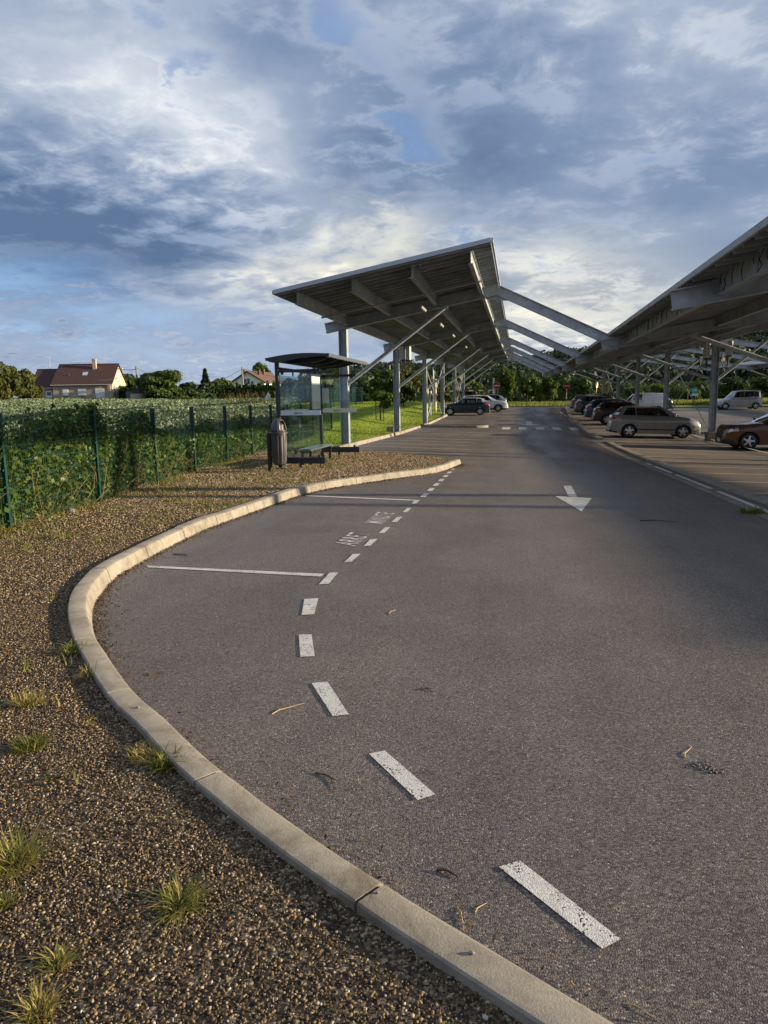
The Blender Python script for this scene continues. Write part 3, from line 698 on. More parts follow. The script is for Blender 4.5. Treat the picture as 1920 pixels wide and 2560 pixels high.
# ================================================================== BUS SHELTER
M_DARK = mat('anthracite_paint', (.028, .034, .042), .4, .2, var=.15, vscale=4)
M_DARK2 = mat('roof_lining', (.10, .105, .11), .5)
M_GLS = glass_mat('shelter_glass', (.93, .98, .97), .5)
M_BAND = mat('frosted_band', (.62, .68, .68), .5)
M_POST = mat('poster_paper', (.60, .61, .58), .5, var=.04, vscale=1)
sp0, sp1 = gp(702, 1172, GZ), gp(795, 1130, GZ)
SX, SY0, SY1 = sp0.x, sp0.y, sp0.y+3.75
sh = thing('bus_shelter', 'dark grey bus shelter with glass walls and a curved roof beside the litter bin', 'bus shelter', (SX, SY0, GZ-.01))
SW = .98          # depth of the side wings
for y in (0, SY1-SY0):
    m = MB(); m.tube([(0, y, -.05), (0, y, 2.52)], .055, 14); m.lathe([(.09, 0), (.09, .03), (.06, .04)], (0, y, 0), 14); m.build('post', M_DARK, sh, smooth=True)
m = MB(); m.bar((0, 0, 2.36), (0, SY1-SY0, 2.36), .05, .07); m.build('rear_rail', M_DARK, sh)
for y in (0, SY1-SY0):
    m = MB(); m.bar((0, y, 2.30), (SW+.06, y, 2.30), .05, .07); m.box((.12, y, 2.25), (.06, .05, .07)); m.box((SW-.05, y, 2.25), (.06, .05, .07)); m.build('wing_rail', M_DARK, sh)
    m = MB(); m.box((.06+SW/2, y, .21), (SW+.12, .06, .15)); m.box((.15, y, .31), (.07, .06, .06)); m.box((SW-.02, y, .31), (.05, .06, .06)); m.box((.5, y, .10), (.05, .04, .08)); m.build('foot_board', M_DARK, sh)
    m = MB(); m.tube([(SW, y, 0), (SW, y, .28)], .014, 6); m.build('stay', M_DARK, sh)
    m = MB(); m.box((.06+SW/2, y, 1.24), (SW, .010, 1.95)); gl = m.build('side_glass', M_GLS, sh)
    m = MB(); m.box((.04+SW/2, y-.012, 1.33), (SW+.02, .008, .115)); b = m.build('band', M_BAND, sh)
    # small scrawled mark on the band, drawn as strokes
    m = MB(); pts = []
    for k in range(26):
        t = k/25; pts.append((SW*.40+t*.20, y-.022, 1.325+.022*math.sin(t*17)*(1-.5*t)+(.018 if 4 < k < 7 else 0)))
    m.tube(pts, .0045, 4); m.tube([(SW*.38, y-.022, 1.30), (SW*.43, y-.022, 1.312), (SW*.5, y-.022, 1.308)], .004, 4); m.build('mark', M_BLK, b)
D_ = SY1-SY0
for k in range(3):
    m = MB(); m.box((-.01, D_*(k+.5)/3, 1.24), (.010, D_/3-.04, 1.95)); m.build('rear_glass', M_GLS, sh)
m = MB(); m.box((.006, D_/2, 1.33), (.008, D_-.1, .115)); m.build('band', M_BAND, sh)
m = MB()
for k in range(1, 3): m.box((-.01, D_*k/3, 2.28), (.03, .05, .12)); m.box((-.01, D_*k/3, .30), (.03, .05, .14))
m.build('glass_clamps', M_DARK, sh)
m = MB(); m.bar((.02, .06, .22), (.02, D_-.06, .22), .05, .10); m.build('base_rail', M_DARK, sh)
m = MB(); m.bar((.055, D_*.67, 1.82), (.055, D_*.92, 1.82), .05, 1.0); c = m.build('poster_case', M_DARK, sh)
m = MB(); m.box((.085, D_*.795, 1.82), (.012, D_*.25-.12, .88)); m.build('poster', M_POST, c)
m = MB(); m.box((.10, D_-.016, 1.75), (.30, .006, .42)); m.build('timetable', M_BAND, sh)
# bench
m = MB(); m.bbox((.36, D_*.51, .40), (.34, 2.2, .045), .012); bn_ = m.build('bench_seat', mat('bench_steel', (.20, .23, .25), .3, .6), sh)
for y in (D_*.51-.95, D_*.51+.95):
    m = MB(); m.box((.26, y, .18), (.06, .05, .38)); m.box((.47, y, .18), (.06, .05, .38)); m.box((.36, y, .345), (.30, .06, .06)); m.build('bench_leg', M_DARK, sh)
# curved roof: arched section across X, extruded along Y
def roof_arc(x): # height of the roof line above the base
    t = (x+.20)/1.50; return 2.555+.07*t+.055*math.sin(min(max(t, 0), 1)*math.pi)
xs_ = [-.20+1.50*k/16 for k in range(17)]
m = MB(); top = [(x, roof_arc(x)+.035) for x in xs_]; bot = [(x, roof_arc(x)+.02-.17*min(1, k/3)**.6*(1-.80*k/16)) for k, x in enumerate(xs_)]
prof = top+bot[::-1]
for ya_, yb_ in ((-.25, -.19), (D_+.19, D_+.25)):
    m = MB(); m.loft([[(x, ya_, z) for x, z in prof], [(x, yb_, z) for x, z in prof]]); m.build('roof_end', M_DARK, sh, smooth=True)
m = MB(); prof2 = [(x, z-.012) for x, z in top]+[(x, z-.035) for x, z in top[::-1]]
m.loft([[(x, -.19, z) for x, z in prof2], [(x, D_+.19, z) for x, z in prof2]]); m.build('roof', M_DARK2, sh, smooth=True)
m = MB(); m.box((xs_[-1], D_/2, roof_arc(xs_[-1])), (.06, D_+.5, .08)); m.box((xs_[0]+.02, D_/2, roof_arc(xs_[0])+.01), (.05, D_+.4, .06)); m.build('roof_edge', mat('roof_edge_grey', (.10, .12, .14), .4, .3), sh)
for k in range(4):
    y = D_*(k+.35)/4; pr = [(x, z-.036) for x, z in top[3:-1]]+[(x, z-.036-.17*math.sin(math.pi*min(1, (i+1.2)/len(top[3:-1])))**.7) for i, (x, z) in reversed(list(enumerate(top[3:-1])))]
    m = MB(); m.loft([[(x, y-.03, z) for x, z in pr], [(x, y+.03, z) for x, z in pr]]); m.build('roof_rib', M_DARK, sh)

# ================================================================== LITTER BIN
bp = gp(676, 1179, GZ)
M_BIN = mat('bin_plastic', (.055, .052, .053), .38, var=.12, vscale=5)
lb = thing('litter_bin', 'dark grey litter bin with a domed lid hung on a black post by the shelter', 'bin', (bp.x, bp.y, GZ-.01))
m = MB(); m.bbox((0, 0, .42), (.085, .085, .96), .012); m.build('post', M_BLK, lb)
m = MB(); n = 48; rings = []
for z, r, fl in ((.16, .10, 0), (.19, .14, .004), (.27, .16, .006), (.6, .172, .007), (.82, .178, .006), (.86, .18, 0), (.88, .18, 0)):
    rings.append([(.235+(r+fl*(1 if k % 4 < 2 else -1))*math.cos(6.2832*k/n), (r*.92+fl*(1 if k % 4 < 2 else -1))*math.sin(6.2832*k/n), z) for k in range(n)])
m.loft(rings); m.build('body', M_BIN, lb, smooth=True)
m = MB(); m.lathe([(.17, .865), (.203, .87), (.205, .912), (.182, .922)], (.235, 0, 0), 32); m.build('rim', M_BIN, lb, smooth=True)
# dome with a mouth cut on the road side
bm = bmesh.new(); nu, nv = 36, 14; vv = {}
for i in range(nu):
    for j in range(nv+1):
        a = 2*math.pi*i/nu; t = j/nv*math.pi/2; vv[i, j] = bm.verts.new((.235+.180*math.cos(a)*math.cos(t)**.8, .172*math.sin(a)*math.cos(t)**.8, .922+.30*math.sin(t)))
for i in range(nu):
    for j in range(nv):
        a = 2*math.pi*(i+.5)/nu; a = (a+math.pi) % (2*math.pi)-math.pi
        if abs(a+.35) < .62 and 1 <= j <= 8: continue
        bm.faces.new((vv[i, j], vv[(i+1) % nu, j], vv[(i+1) % nu, j+1], vv[i, j+1]))
bmesh.ops.remove_doubles(bm, verts=bm.verts, dist=1e-5)
me = bpy.data.meshes.new('lid'); bm.to_mesh(me); bm.free(); me.materials.append(M_BIN); me.polygons.foreach_set('use_smooth', [True]*len(me.polygons))
ld = link('lid', me, lb); md = ld.modifiers.new('thick', 'SOLIDIFY'); md.thickness = .012
m = MB(); m.lathe([(.14, .93), (.125, 1.08), (.04, 1.16)], (.235, 0, 0), 20); m.build('liner', M_BLK, lb)
m = MB(); m.tube([(.235+.183*math.cos(math.pi-1.75)*math.cos(t)**.8, -.175*math.sin(1.75)*math.cos(t)**.8, .925+.302*math.sin(t)) for t in [k*math.pi/24 for k in range(12)]], .008, 6); m.build('lid_seam', M_BIN, ld)
m = MB(); m.box((.06, 0, .78), (.06, .06, .05)); m.box((.06, 0, .35), (.06, .06, .05)); m.build('bracket', M_BLK, lb)

# ================================================================== MESH FENCES
M_FEN = mat('fence_green', (.004, .042, .030), .42, .1, var=.15, vscale=5)
M_WIRE = mat('fence_wire', (.008, .060, .038), .5)
def fence(label, pts, h, zfun, post_w=.06, hpitch=.2, vpitch=.05, r=.0019):
    """welded mesh panels between square posts"""
    root = thing('mesh_fence', label, 'fence', (pts[0][0], pts[0][1], zfun(*pts[0])))
    for k, (a, b) in enumerate(zip(pts[:-1], pts[1:])):
        A, B = Vector((a[0], a[1], zfun(*a))), Vector((b[0], b[1], zfun(*b))); m = MB(); n = max(4, int((B-A).length/vpitch)); L = (B-A)
        nd = Vector((-L.y, L.x, 0)).normalized()*.0
        for i in range(1, n):
            p = A.lerp(B, i/n); m.bar(p+Vector((.0, 0, .04)), p+Vector((0, 0, h-.02)), r*2, r*2)
        zz = [.06+hpitch*j for j in range(int((h-.1)/hpitch)+1)]+[h-.06]
        for z in zz:
            for o in (-1, 1):
                q = Vector((-L.y, L.x, 0)).normalized()*(r*2*o); m.bar(A+q+Vector((0, 0, z)), B+q+Vector((0, 0, z)), r*2, r*2.4)
        m.build('mesh_panel', M_WIRE, root, world=True)
    for a in pts:
        z = zfun(*a); t = Vector((pts[-1][0]-pts[0][0], pts[-1][1]-pts[0][1], 0)); m = MB()
        m.bbox((a[0], a[1], z+(h+.03)/2-.05), (post_w*1.45, post_w*.75, h+.13), .006, math.atan2(t.y, t.x)-math.pi/2)
        for j in range(7): m.box((a[0]+.035, a[1]-.05, z+.1+j*(h-.15)/6), (.02, .03, .022))
        m.build('post', M_FEN, root, world=True)
    return root
fz = lambda x, y: hz(x, y) if y > 26 else GZ+.0
fb_ = [gp(x, y, GZ) for x, y in ((22, 1320), (248, 1256), (392, 1208), (487, 1178), (566, 1143), (600, 1130), (665, 1117), (722, 1108), (763, 1098), (813, 1081))]
print('fence posts', [(round(p.x, 2), round(p.y, 2)) for p in fb_])
fpts = [(-6.45, 3.6), (-6.48, 6.0)]+[(p.x, p.y) for p in fb_[:4]]
d0 = Vector((fpts[-1][0]-fpts[2][0], fpts[-1][1]-fpts[2][1])).normalized()
while fpts[-1][1] < 34: fpts.append((fpts[-1][0]+d0.x*2.55*.75, fpts[-1][1]+2.5))
fence('green welded mesh fence with square posts running along the gravel to behind the shelter', fpts, 1.47, fz)
A_, B_ = dirD(790, 60), dirD(906, 74)
fence('distant green mesh fence crossing the top of the lawn behind the shelter', [(A_[0]+(B_[0]-A_[0])*k/6, A_[1]+(B_[1]-A_[1])*k/6) for k in range(7)], 1.75, hz, vpitch=.1, r=.006)
# ================================================================== CARS
def paint(name, col, metal=.35, rough=.28): return mat(name, col, rough, metal, coat=.6)
M_TYRE = mat('tyre_rubber', (.018, .018, .019), .85)
M_TRIM = mat('dark_trim', (.022, .022, .024), .55)
M_RIM = mat('alloy', (.55, .55, .56), .3, .8)
M_RIMD = mat('dark_alloy', (.10, .10, .105), .35, .7)
M_RED = mat('tail_lens', (.30, .012, .015), .15, coat=.6)
M_HEAD = mat('headlamp_lens', (.62, .64, .66), .08, .3, coat=1.0)
M_PLATE = mat('number_plate', (.70, .70, .66), .5)
M_CGL = glass_mat('car_glass', (.16, .19, .18), 2.2)
M_CGLL = glass_mat('light_car_glass', (.42, .47, .45), 1.6)
M_SEAT = mat('car_interior', (.03, .03, .032), .8)
M_CHROME = mat('chrome', (.7, .7, .7), .15, 1.0)
def interp(pts, x):
    xs = [p[0] for p in pts]; zs = [p[1] for p in pts]
    return float(np.interp(x, xs, zs))
def build_car(name, label, L, W, Hc, deck, glass, body_m, roof_m=None, wheel_r=.33, axles=None, trim_h=.0, clad=False, head=((.50, .70), .62, .82), tail=((-.50, -.30), .78, 1.02), plate_rear=True, rim='alloy', van=False, rails=False, light_glass=False, group=None, steel=False, grille=True, loc=(0, 0, 0), rz=0, spokes=5):
    """nose towards +x. deck: list of (x, z) along the shoulder line; glass: dict of greenhouse stations"""
    root = thing(name, label, 'van' if van else 'car', loc, rz, group)
    h = L/2; xf, xr = axles; R = wheel_r+.055
    xs = sorted(set([round(-h+.02+(L-.04)*k/72, 3) for k in range(73)]+[round(x+d*R*c, 3) for x in (xf, xr) for d in (-1, 1) for c in (.999, .97, .9, .78, .6, .35)]))
    rows = [0, .10, .20, .30, .40, .50, .60, .70, .78, .86, .92, .965, .99, 1.0]
    def plan(x):
        d = (h-abs(x))/.75; k = 1-.20*max(0, 1-d)**2.4
        return W/2*k
    def zb(x):
        z = .21+.05*max(0, (abs(x)-h+.5)/.5)
        for xa in (xf, xr):
            q = R*R-(x-xa)**2
            if q > 0: z = max(z, wheel_r-.01+math.sqrt(q))
        return z
    def sec(x):
        b, t = zb(x), interp(deck, x); b = min(b, t-.08); w0 = plan(x); out = []
        for r in rows:
            z = b+(t-b)*r; u = (z-.2)/max(.3, t-.2)
            y = w0*(.955+.045*math.sin(min(1, max(0, u/.72))*math.pi/2)) if u < .72 else w0*(1-.075*((u-.72)/.28)**1.8)
            if .50 < u < .60: y -= .006
            out.append((x, y, z))
        yl, zl = out[-1][1], out[-1][2]
        for f, dz in ((.93, .018), (.75, .030), (.5, .038), (.25, .042), (0, .044)): out.append((x, yl*f, zl+dz))
        return out
    S_ = [sec(x) for x in xs]
    # end caps pulled slightly outwards
    def caps(base, sg):
        res = []
        for f, dx in ((.86, .018), (.62, .030), (.32, .036), (0, .038)): res.append([(p[0]+sg*(dx+.05*math.sin(max(0, min(1, (p[2]-.2)/.55))*math.pi)*1.0-(.03 if p[2] > .75 else 0)), p[1]*f, p[2]) for p in base])
        return res
    S_ = caps(S_[0], -1)[::-1]+S_+caps(S_[-1], 1)
    n = len(S_[0]); P = np.array(S_)
    kinds = {k: MB() for k in ('body', 'trim', 'headlight_l', 'headlight_r', 'tail_light_l', 'tail_light_r', 'grille', 'plate_f', 'plate_r')}
    for i in range(len(S_)-1):
        for j in range(n-1):
            q = [P[i, j], P[i+1, j], P[i+1, j+1], P[i, j+1]]; c = sum(q)/4
            for sd_ in (1, -1):
                k = 'body'; ay = abs(c[1])
                if c[2] < trim_h and not (not clad and abs(c[0]) < h-.35): k = 'trim'
                if clad and c[2] < .36: k = 'trim'
                if clad:
                    for xa in (xf, xr):
                        if (c[0]-xa)**2+(c[2]-wheel_r)**2 < (R+.07)**2: k = 'trim'
                if c[0] > h-head[1] and head[0][0] < c[2] < head[0][1]+.16*(h-c[0]) and ay > head[2]*W/2 and c[2] < interp(deck, c[0])-.015: k = 'headlight_l' if sd_ > 0 else 'headlight_r'
                if c[0] < -h+tail[1] and tail[0][0] < c[2] < tail[0][1] and ay > tail[2]*W/2: k = 'tail_light_l' if sd_ > 0 else 'tail_light_r'
                if c[0] > h-.05 and grille and ay < .55*W/2 and .42 < c[2] < .74: k = 'grille'
                if c[0] > h-.05 and ay < .26 and .34 < c[2] < .46: k = 'plate_f'
                if c[0] < -h+.05 and ay < .26 and (.78 < c[2] < .90 if plate_rear else .40 < c[2] < .52): k = 'plate_r'
                kinds[k].add([(p[0], p[1]*sd_, p[2]) for p in q], [(0, 1, 2, 3) if sd_ < 0 else (3, 2, 1, 0)])
    # underside
    kinds['trim'].box((0, 0, .30), (L-.5, W*.80, .18))
    # greenhouse: bottom ring on the shoulder, top ring on the roof edge
    g = glass; wb = lambda x: plan(x)*.925
    zbelt = lambda x: interp(deck, x)+.012
    rw = g.get('roof_w', .60)
    zr = lambda x: interp(g['roof'], x)
    sb = g['side_b']; st = g['side_t']      # x stations on belt / roof: A0,A1,B0,B1,C0,C1,D0,D1
    bot = [(g['ws'][0]+.10, 0), (g['ws'][0]+.07, .45), (sb[0], .97)]+[(x, 1.0) for x in sb[1:-1]]+[(sb[-1], .97), (g['rw'][0]-.02, .60), (g['rw'][0]-.03, 0)]
    top = [(g['ws'][1]+.05, 0), (g['ws'][1]+.04, .45), (st[0], .94)]+[(x, 1.0) for x in st[1:-1]]+[(st[-1], .95), (g['rw'][1]-.02, .60), (g['rw'][1]-.03, 0)]
    m_ = len(bot); fr = [-.02, .05, .35, .68, .90, 1.0]; ringv = []
    yroof = W/2*rw/.60*.66 if False else g.get('yr', W/2*.70)
    for f in fr:
        row = []
        for (xb_, yb), (xt, yt) in zip(bot, top):
            x = xb_+(xt-xb_)*f; zb_ = zbelt(xb_); zt = zr(xt)
            y0_ = wb(max(-h+.1, min(h-.1, xb_)))*yb; y1_ = yroof*yt; bul = .035*math.sin(max(0, f)*math.pi)
            row.append((x+(.03*math.sin(max(0, f)*math.pi)*(1 if yb < .7 and xb_ > 0 else (-1 if yb < .7 else 0))), y0_+(y1_-y0_)*f+bul*(1 if yb > .7 else 0), zb_+(zt-zb_)*f))
        ringv.append(row)
    wins = {}; roofm = MB()
    kindcol = {0: 'windscreen', 1: 'windscreen', 2: 'P'}
    seq = []
    for i in range(m_-1):
        if i < 2: seq.append('windscreen')
        elif i >= m_-3: seq.append('rear_window')
        else: seq.append(g['pat'][i-2])
    for i in range(m_-1):
        for j in range(len(fr)-1):
            q = [ringv[j][i], ringv[j][i+1], ringv[j+1][i+1], ringv[j+1][i]]
            isg = seq[i] not in ('P', 'B', 'V') and 1 <= j <= 3
            for sd_ in (1, -1):
                v4 = [(a, b*sd_, c) for a, b, c in q]; fc = [(0, 1, 2, 3)]
                if isg:
                    key = seq[i] if seq[i] in ('windscreen', 'rear_window') else (seq[i], i, sd_)
                    wins.setdefault(key, MB()).add(v4, fc)
                elif seq[i] == 'B' and 1 <= j <= 3: kinds['trim'].add(v4, fc)
                elif seq[i] == 'V' or (j == 0 and seq[i] != 'V'): kinds['body'].add(v4, fc)
                else: roofm.add(v4, fc)
    last = ringv[-1]; prev = last; cx = (g['ws'][1]+g['rw'][1])/2
    for f, dz in ((.93, .028), (.72, .045), (.4, .058), (.0, .062)):
        row = [(cx+(x-cx)*(1-(1-f)*.5) if f > 0 else cx+(x-cx)*.5, y*f, z+dz) for x, y, z in last]
        for i in range(m_-1):
            for sd_ in (1, -1): roofm.add([(a, b*sd_, c) for a, b, c in (prev[i], prev[i+1], row[i+1], row[i])], [(0, 1, 2, 3)])
        prev = row
    # two ends of the roof spine
    def weld(mb, nm, mt, par, sharp=28):
        me = bpy.data.meshes.new(nm); me.from_pydata(mb.v, [], mb.f); bm = bmesh.new(); bm.from_mesh(me)
        bmesh.ops.remove_doubles(bm, verts=bm.verts, dist=.0008); bmesh.ops.recalc_face_normals(bm, faces=bm.faces); bm.to_mesh(me); bm.free()
        me.materials.append(mt); me.polygons.foreach_set('use_smooth', [True]*len(me.polygons)); me.set_sharp_from_angle(angle=math.radians(sharp)); return link(nm, me, par)
    body = weld(kinds['body'], 'body', body_m, root)
    weld(roofm, 'roof', roof_m or body_m, root)
    if kinds['trim'].f: weld(kinds['trim'], 'lower_trim', M_TRIM, root)
    for k, nm, mt in (('headlight_l', 'headlight', M_HEAD), ('headlight_r', 'headlight', M_HEAD), ('tail_light_l', 'tail_light', M_RED), ('tail_light_r', 'tail_light', M_RED), ('grille', 'grille', M_TRIM), ('plate_f', 'number_plate', M_PLATE), ('plate_r', 'number_plate', M_PLATE)):
        if kinds[k].f: weld(kinds[k], nm, mt, root)
    for k, mb in wins.items():
        weld(mb, k if isinstance(k, str) else 'side_window', M_CGLL if light_glass else M_CGL, root)
    # seats and dashboard seen through the glass
    zc = interp(deck, 0)
    for x in (.25 if not van else .7, -.65):
        if van and x < 0: continue
        for y in (-.37, .37):
            m = MB(); m.bbox((x, y, zc-.18), (.5, .46, .25), .05); m.bbox((x-.24, y, zc+.10), (.14, .44, .62), .05); m.bbox((x-.27, y, zc+.46), (.09, .24, .17), .03); m.build('seat', M_SEAT, root)
    m = MB(); m.box((g['ws'][0]-.25, 0, zc-.06), (.3, W*.7, .14)); m.build('dashboard', M_SEAT, root)
    # wheels
    for xa in (xf, xr):
        for sd_ in (1, -1):
            r = wheel_r; wdt = .22; yc = sd_*(W/2-.02-wdt/2)
            m = MB(); m.lathe([(r*.66, -wdt/2+.01), (r*.80, -wdt/2), (r*.95, -wdt/2+.02), (r, -wdt/2+.06), (r, wdt/2-.06), (r*.95, wdt/2-.02), (r*.80, wdt/2), (r*.66, wdt/2-.01)], (xa, yc, r), 28, 'Y', False)
            wh = m.build('wheel', M_TYRE, root, smooth=True)
            m = MB(); yo = yc+sd_*(wdt/2-.012); rr = r*.68
            m.lathe([(rr, sd_*(-.06)), (rr, 0), (rr*.93, sd_*.006), (rr*.90, sd_*(-.05))], (xa, yo, r), 28, 'Y', False, 0)
            m.lathe([(rr*.92, -.002*sd_), (.01, -.0021*sd_)], (xa, yo-sd_*.055, r), 24, 'Y', False, 1)
            for s in range(spokes):
                a = 2*math.pi*s/spokes+.3; c_, s__ = math.cos(a), math.sin(a); wI, wO = (.060, .046) if rim == 'alloy' else (.05, .03)
                if steel: wI, wO = .11, .10
                tw = .12 if rim == 'twist' else 0
                def pt(rad, off, dy):
                    a2 = a+tw*rad/rr*2; return (xa+rad*math.cos(a2)-off*math.sin(a2), yo+sd_*dy, r+rad*math.sin(a2)+off*math.cos(a2))
                ring0 = [pt(.035, -wI, .012), pt(.035, wI, .012), pt(.035, wI, -.03), pt(.035, -wI, -.03)]; ring1 = [pt(rr*.93, -wO, .0), pt(rr*.93, wO, .0), pt(rr*.93, wO, -.03), pt(rr*.93, -wO, -.03)]
                m.loft([ring0, ring1])
            m.lathe([(.075, -.02*sd_), (.072, .014*sd_), (.03, .02*sd_), (.001, .0201*sd_)], (xa, yo, r), 16, 'Y', False)
            m.build('rim', [M_RIM, M_TYRE], wh, smooth=True)
    # mirrors, handles, door seams
    for sd_ in (1, -1):
        m = MB(); xm = sb[0]-.22; zm = zbelt(xm)+.05; ym = wb(xm)*1.0
        m.bbox((xm, sd_*(ym+.13), zm+.05), (.10, .20, .15), .03); m.box((xm+.01, sd_*(ym+.02), zm-.0), (.06, .10, .05)); m.build('wing_mirror', g.get('mirror', body_m), root)
        for xh in (sb[3]+.10 if len(sb) > 3 else -.2, sb[5]+.12 if len(sb) > 5 else -.9):
            if van and xh < -.4: continue
            m = MB(); zz = zbelt(xh)-.14; m.box((xh, sd_*(plan(xh)*.985+.004), zz), (.17, .030, .028)); m.build('door_handle', body_m if not van else M_TRIM, root)
        for xv in (sb[2]+.0, sb[4]+.05 if len(sb) > 4 else sb[2], sb[0]+.05):
            zt_ = zbelt(xv)-.02; m = MB()
            for a in range(7):
                z0_, z1_ = .34+(zt_-.34)*a/7, .34+(zt_-.34)*(a+1)/7
                yy = lambda z: plan(xv)*(.955+.045*math.sin(min(1, max(0, ((z-.2)/(zt_-.2))/.72))*math.pi/2))*(1 if (z-.2)/(zt_-.2) < .72 else 1-.06*(((z-.2)/(zt_-.2)-.72)/.28)**1.8)
                m.bar((xv, sd_*(yy(z0_)-.002), z0_), (xv, sd_*(yy(z1_)-.002), z1_), .010, .008)
            m.build('door_seam', M_TRIM, root)
        if g.get('rub'):
            m = MB(); m.box(((xf+xr)/2, sd_*(W/2-.0), .43), (xf-xr-2*R-.05, .025, .055)); m.build('side_moulding', M_TRIM, root)
        if rails:
            m = MB(); xs2 = [g['ws'][1]-.15+(g['rw'][1]+.25-g['ws'][1]+.15)*k/8 for k in range(9)]
            m.tube([(x, sd_*(yroof-.02), zr(x)+.035+.04*(0 < k < 8)) for k, x in enumerate(xs2)], .016, 6); m.build('roof_rail', M_CHROME if rails == 'chrome' else M_TRIM, root)
    # rear bumper lip and exhaust
    m = MB(); m.bbox((-h+.02, 0, .33), (.16, W*.86, .12), .04); m.build('bumper_lip', M_TRIM, root); m = MB(); m.bbox((h-.06, 0, .30), (.16, W*.80, .10), .04); m.build('bumper_lip', M_TRIM, root)
    return root
GR = 'cars parked under the right canopy'; GL = 'cars parked under the left canopy'
# compact five-door shape with a steep tail; f scales the details
def suv(L, Hc, nose=.78, cowl=1.02, belt=1.06, tail=1.10, ws=(.98, .30), rw=(-1.98, -1.55), sideb=None, sidet=None, pat='PWBWPWP', yr=.56, drop=.04):
    h = L/2
    deck = [(-h, tail-.30), (-h+.03, tail-.10), (-h+.10, tail-.02), (-h+.30, tail), (-.6, belt+.02), (ws[0], cowl), (ws[0]+.45, cowl-.045), (h-.30, nose+.10), (h-.12, nose+.03), (h-.04, nose-.06), (h, nose-.16)]
    sb = sideb or [ws[0]-.08, ws[0]-.34, .02, -.06, -.95, -1.03, -1.50, -1.78]
    st = sidet or [ws[1]+.02, ws[1]-.10, -.04, -.12, -.98, -1.06, -1.38, -1.58]
    return deck, dict(ws=ws, rw=rw, side_b=sb, side_t=st, pat=pat, yr=yr, roof=[(rw[1]-.1, Hc-.13-drop), (rw[1]+.35, Hc-.075), (-.2, Hc-.065), (ws[1]-.2, Hc-.085), (ws[1]+.1, Hc-.125)])
def place_car(fn_args, xc, yc, rz, **kw):
    z = min(hz(xc-1.3, yc), hz(xc+1.3, yc)); dz = hz(xc+1.3, yc)-hz(xc-1.3, yc)
    zm = (hz(xc-1.3, yc)+hz(xc+1.3, yc))/2
    r = build_car(loc=(xc, yc, zm), rz=rz, **fn_args, **kw)
    r.rotation_euler = (0, math.atan2(dz, 2.6)*(1 if abs(rz) > 1.6 else -1), rz) if True else r.rotation_euler
    return r
# --- beige crossover nearest the lane
d, g = suv(4.37, 1.64, nose=.84, cowl=1.08, belt=1.06, tail=1.12, ws=(1.20, .34), rw=(-2.00, -1.62), sideb=[1.10, .72, .0, -.07, -.92, -.98, -1.66, -1.86], sidet=[.36, .16, -.08, -.15, -.98, -1.03, -1.36, -1.62], yr=.58)
g['rub'] = True
place_car(dict(name='car', label='beige grey crossover with silver wheels, nearest of the cars parked along the right kerb', L=4.37, W=1.84, Hc=1.64, deck=d, glass=g, body_m=paint('champagne_grey_paint', (.262, .252, .232)), wheel_r=.34, axles=(1.34, -1.27), trim_h=.36, head=((.66, .80), .52, .62), tail=((.92, 1.13), .34, .70), group=GR), 6.85, 39.7, 0)
# --- dark brown hatchback
d, g = suv(4.16, 1.56, nose=.80, cowl=1.02, belt=1.03, tail=1.08, ws=(1.02, .28), rw=(-1.93, -1.55))
place_car(dict(name='car', label='dark brown small crossover parked just behind the beige one', L=4.16, W=1.78, Hc=1.56, deck=d, glass=g, body_m=paint('dark_brown_paint', (.045, .032, .030)), wheel_r=.33, axles=(1.27, -1.27), clad=True, trim_h=.38, tail=((.84, 1.02), .36, .66), group=GR), 7.05, 51.0, 0)
# --- blue estate
d, g = suv(4.50, 1.60, nose=.82, cowl=1.03, belt=1.05, tail=1.08, ws=(1.10, .35), rw=(-2.12, -1.70), sideb=[1.0, .7, .05, -.03, -.95, -1.03, -1.70, -1.94], sidet=[.37, .22, -.02, -.10, -1.0, -1.08, -1.52, -1.72])
place_car(dict(name='car', label='deep blue estate car with a roof line lower than the grey one behind it', L=4.50, W=1.82, Hc=1.60, deck=d, glass=g, body_m=paint('deep_blue_paint', (.022, .045, .115)), wheel_r=.33, axles=(1.36, -1.33), trim_h=.34, tail=((.80, 1.0), .34, .62), group=GR), 7.15, 56.2, 0)
# --- slate grey SUV with rails
d, g = suv(4.45, 1.66, nose=.88, cowl=1.10, belt=1.12, tail=1.14, ws=(1.08, .36), rw=(-2.08, -1.74))
place_car(dict(name='car', label='slate grey SUV with pale roof rails, fourth in the right row', L=4.45, W=1.85, Hc=1.66, deck=d, glass=g, body_m=paint('slate_grey_paint', (.085, .10, .12)), wheel_r=.35, axles=(1.33, -1.33), clad=True, trim_h=.42, tail=((.88, 1.12), .30, .66), rails='chrome', group=GR), 7.1, 66.3, 0)
# --- burgundy car at the far end
d, g = suv(4.40, 1.60, nose=.84, cowl=1.04, belt=1.06, tail=1.10, ws=(1.06, .34), rw=(-2.05, -1.68))
place_car(dict(name='car', label='dark silver hatchback second from the far end of the right row', L=4.40, W=1.82, Hc=1.60, deck=d, glass=g, body_m=paint('dark_silver_paint', (.16, .17, .18)), wheel_r=.33, axles=(1.32, -1.32), trim_h=.36, tail=((.86, 1.06), .32, .66), group=GR), 7.3, 75.0, 0)
place_car(dict(name='car', label='burgundy red car at the far end of the right row', L=4.35, W=1.80, Hc=1.56, deck=d, glass=suv(4.35, 1.56)[1], body_m=paint('burgundy_paint', (.10, .012, .02)), wheel_r=.33, axles=(1.30, -1.30), trim_h=.34, tail=((.86, 1.06), .30, .66), group=GR), 8.9, 80.0, 0)
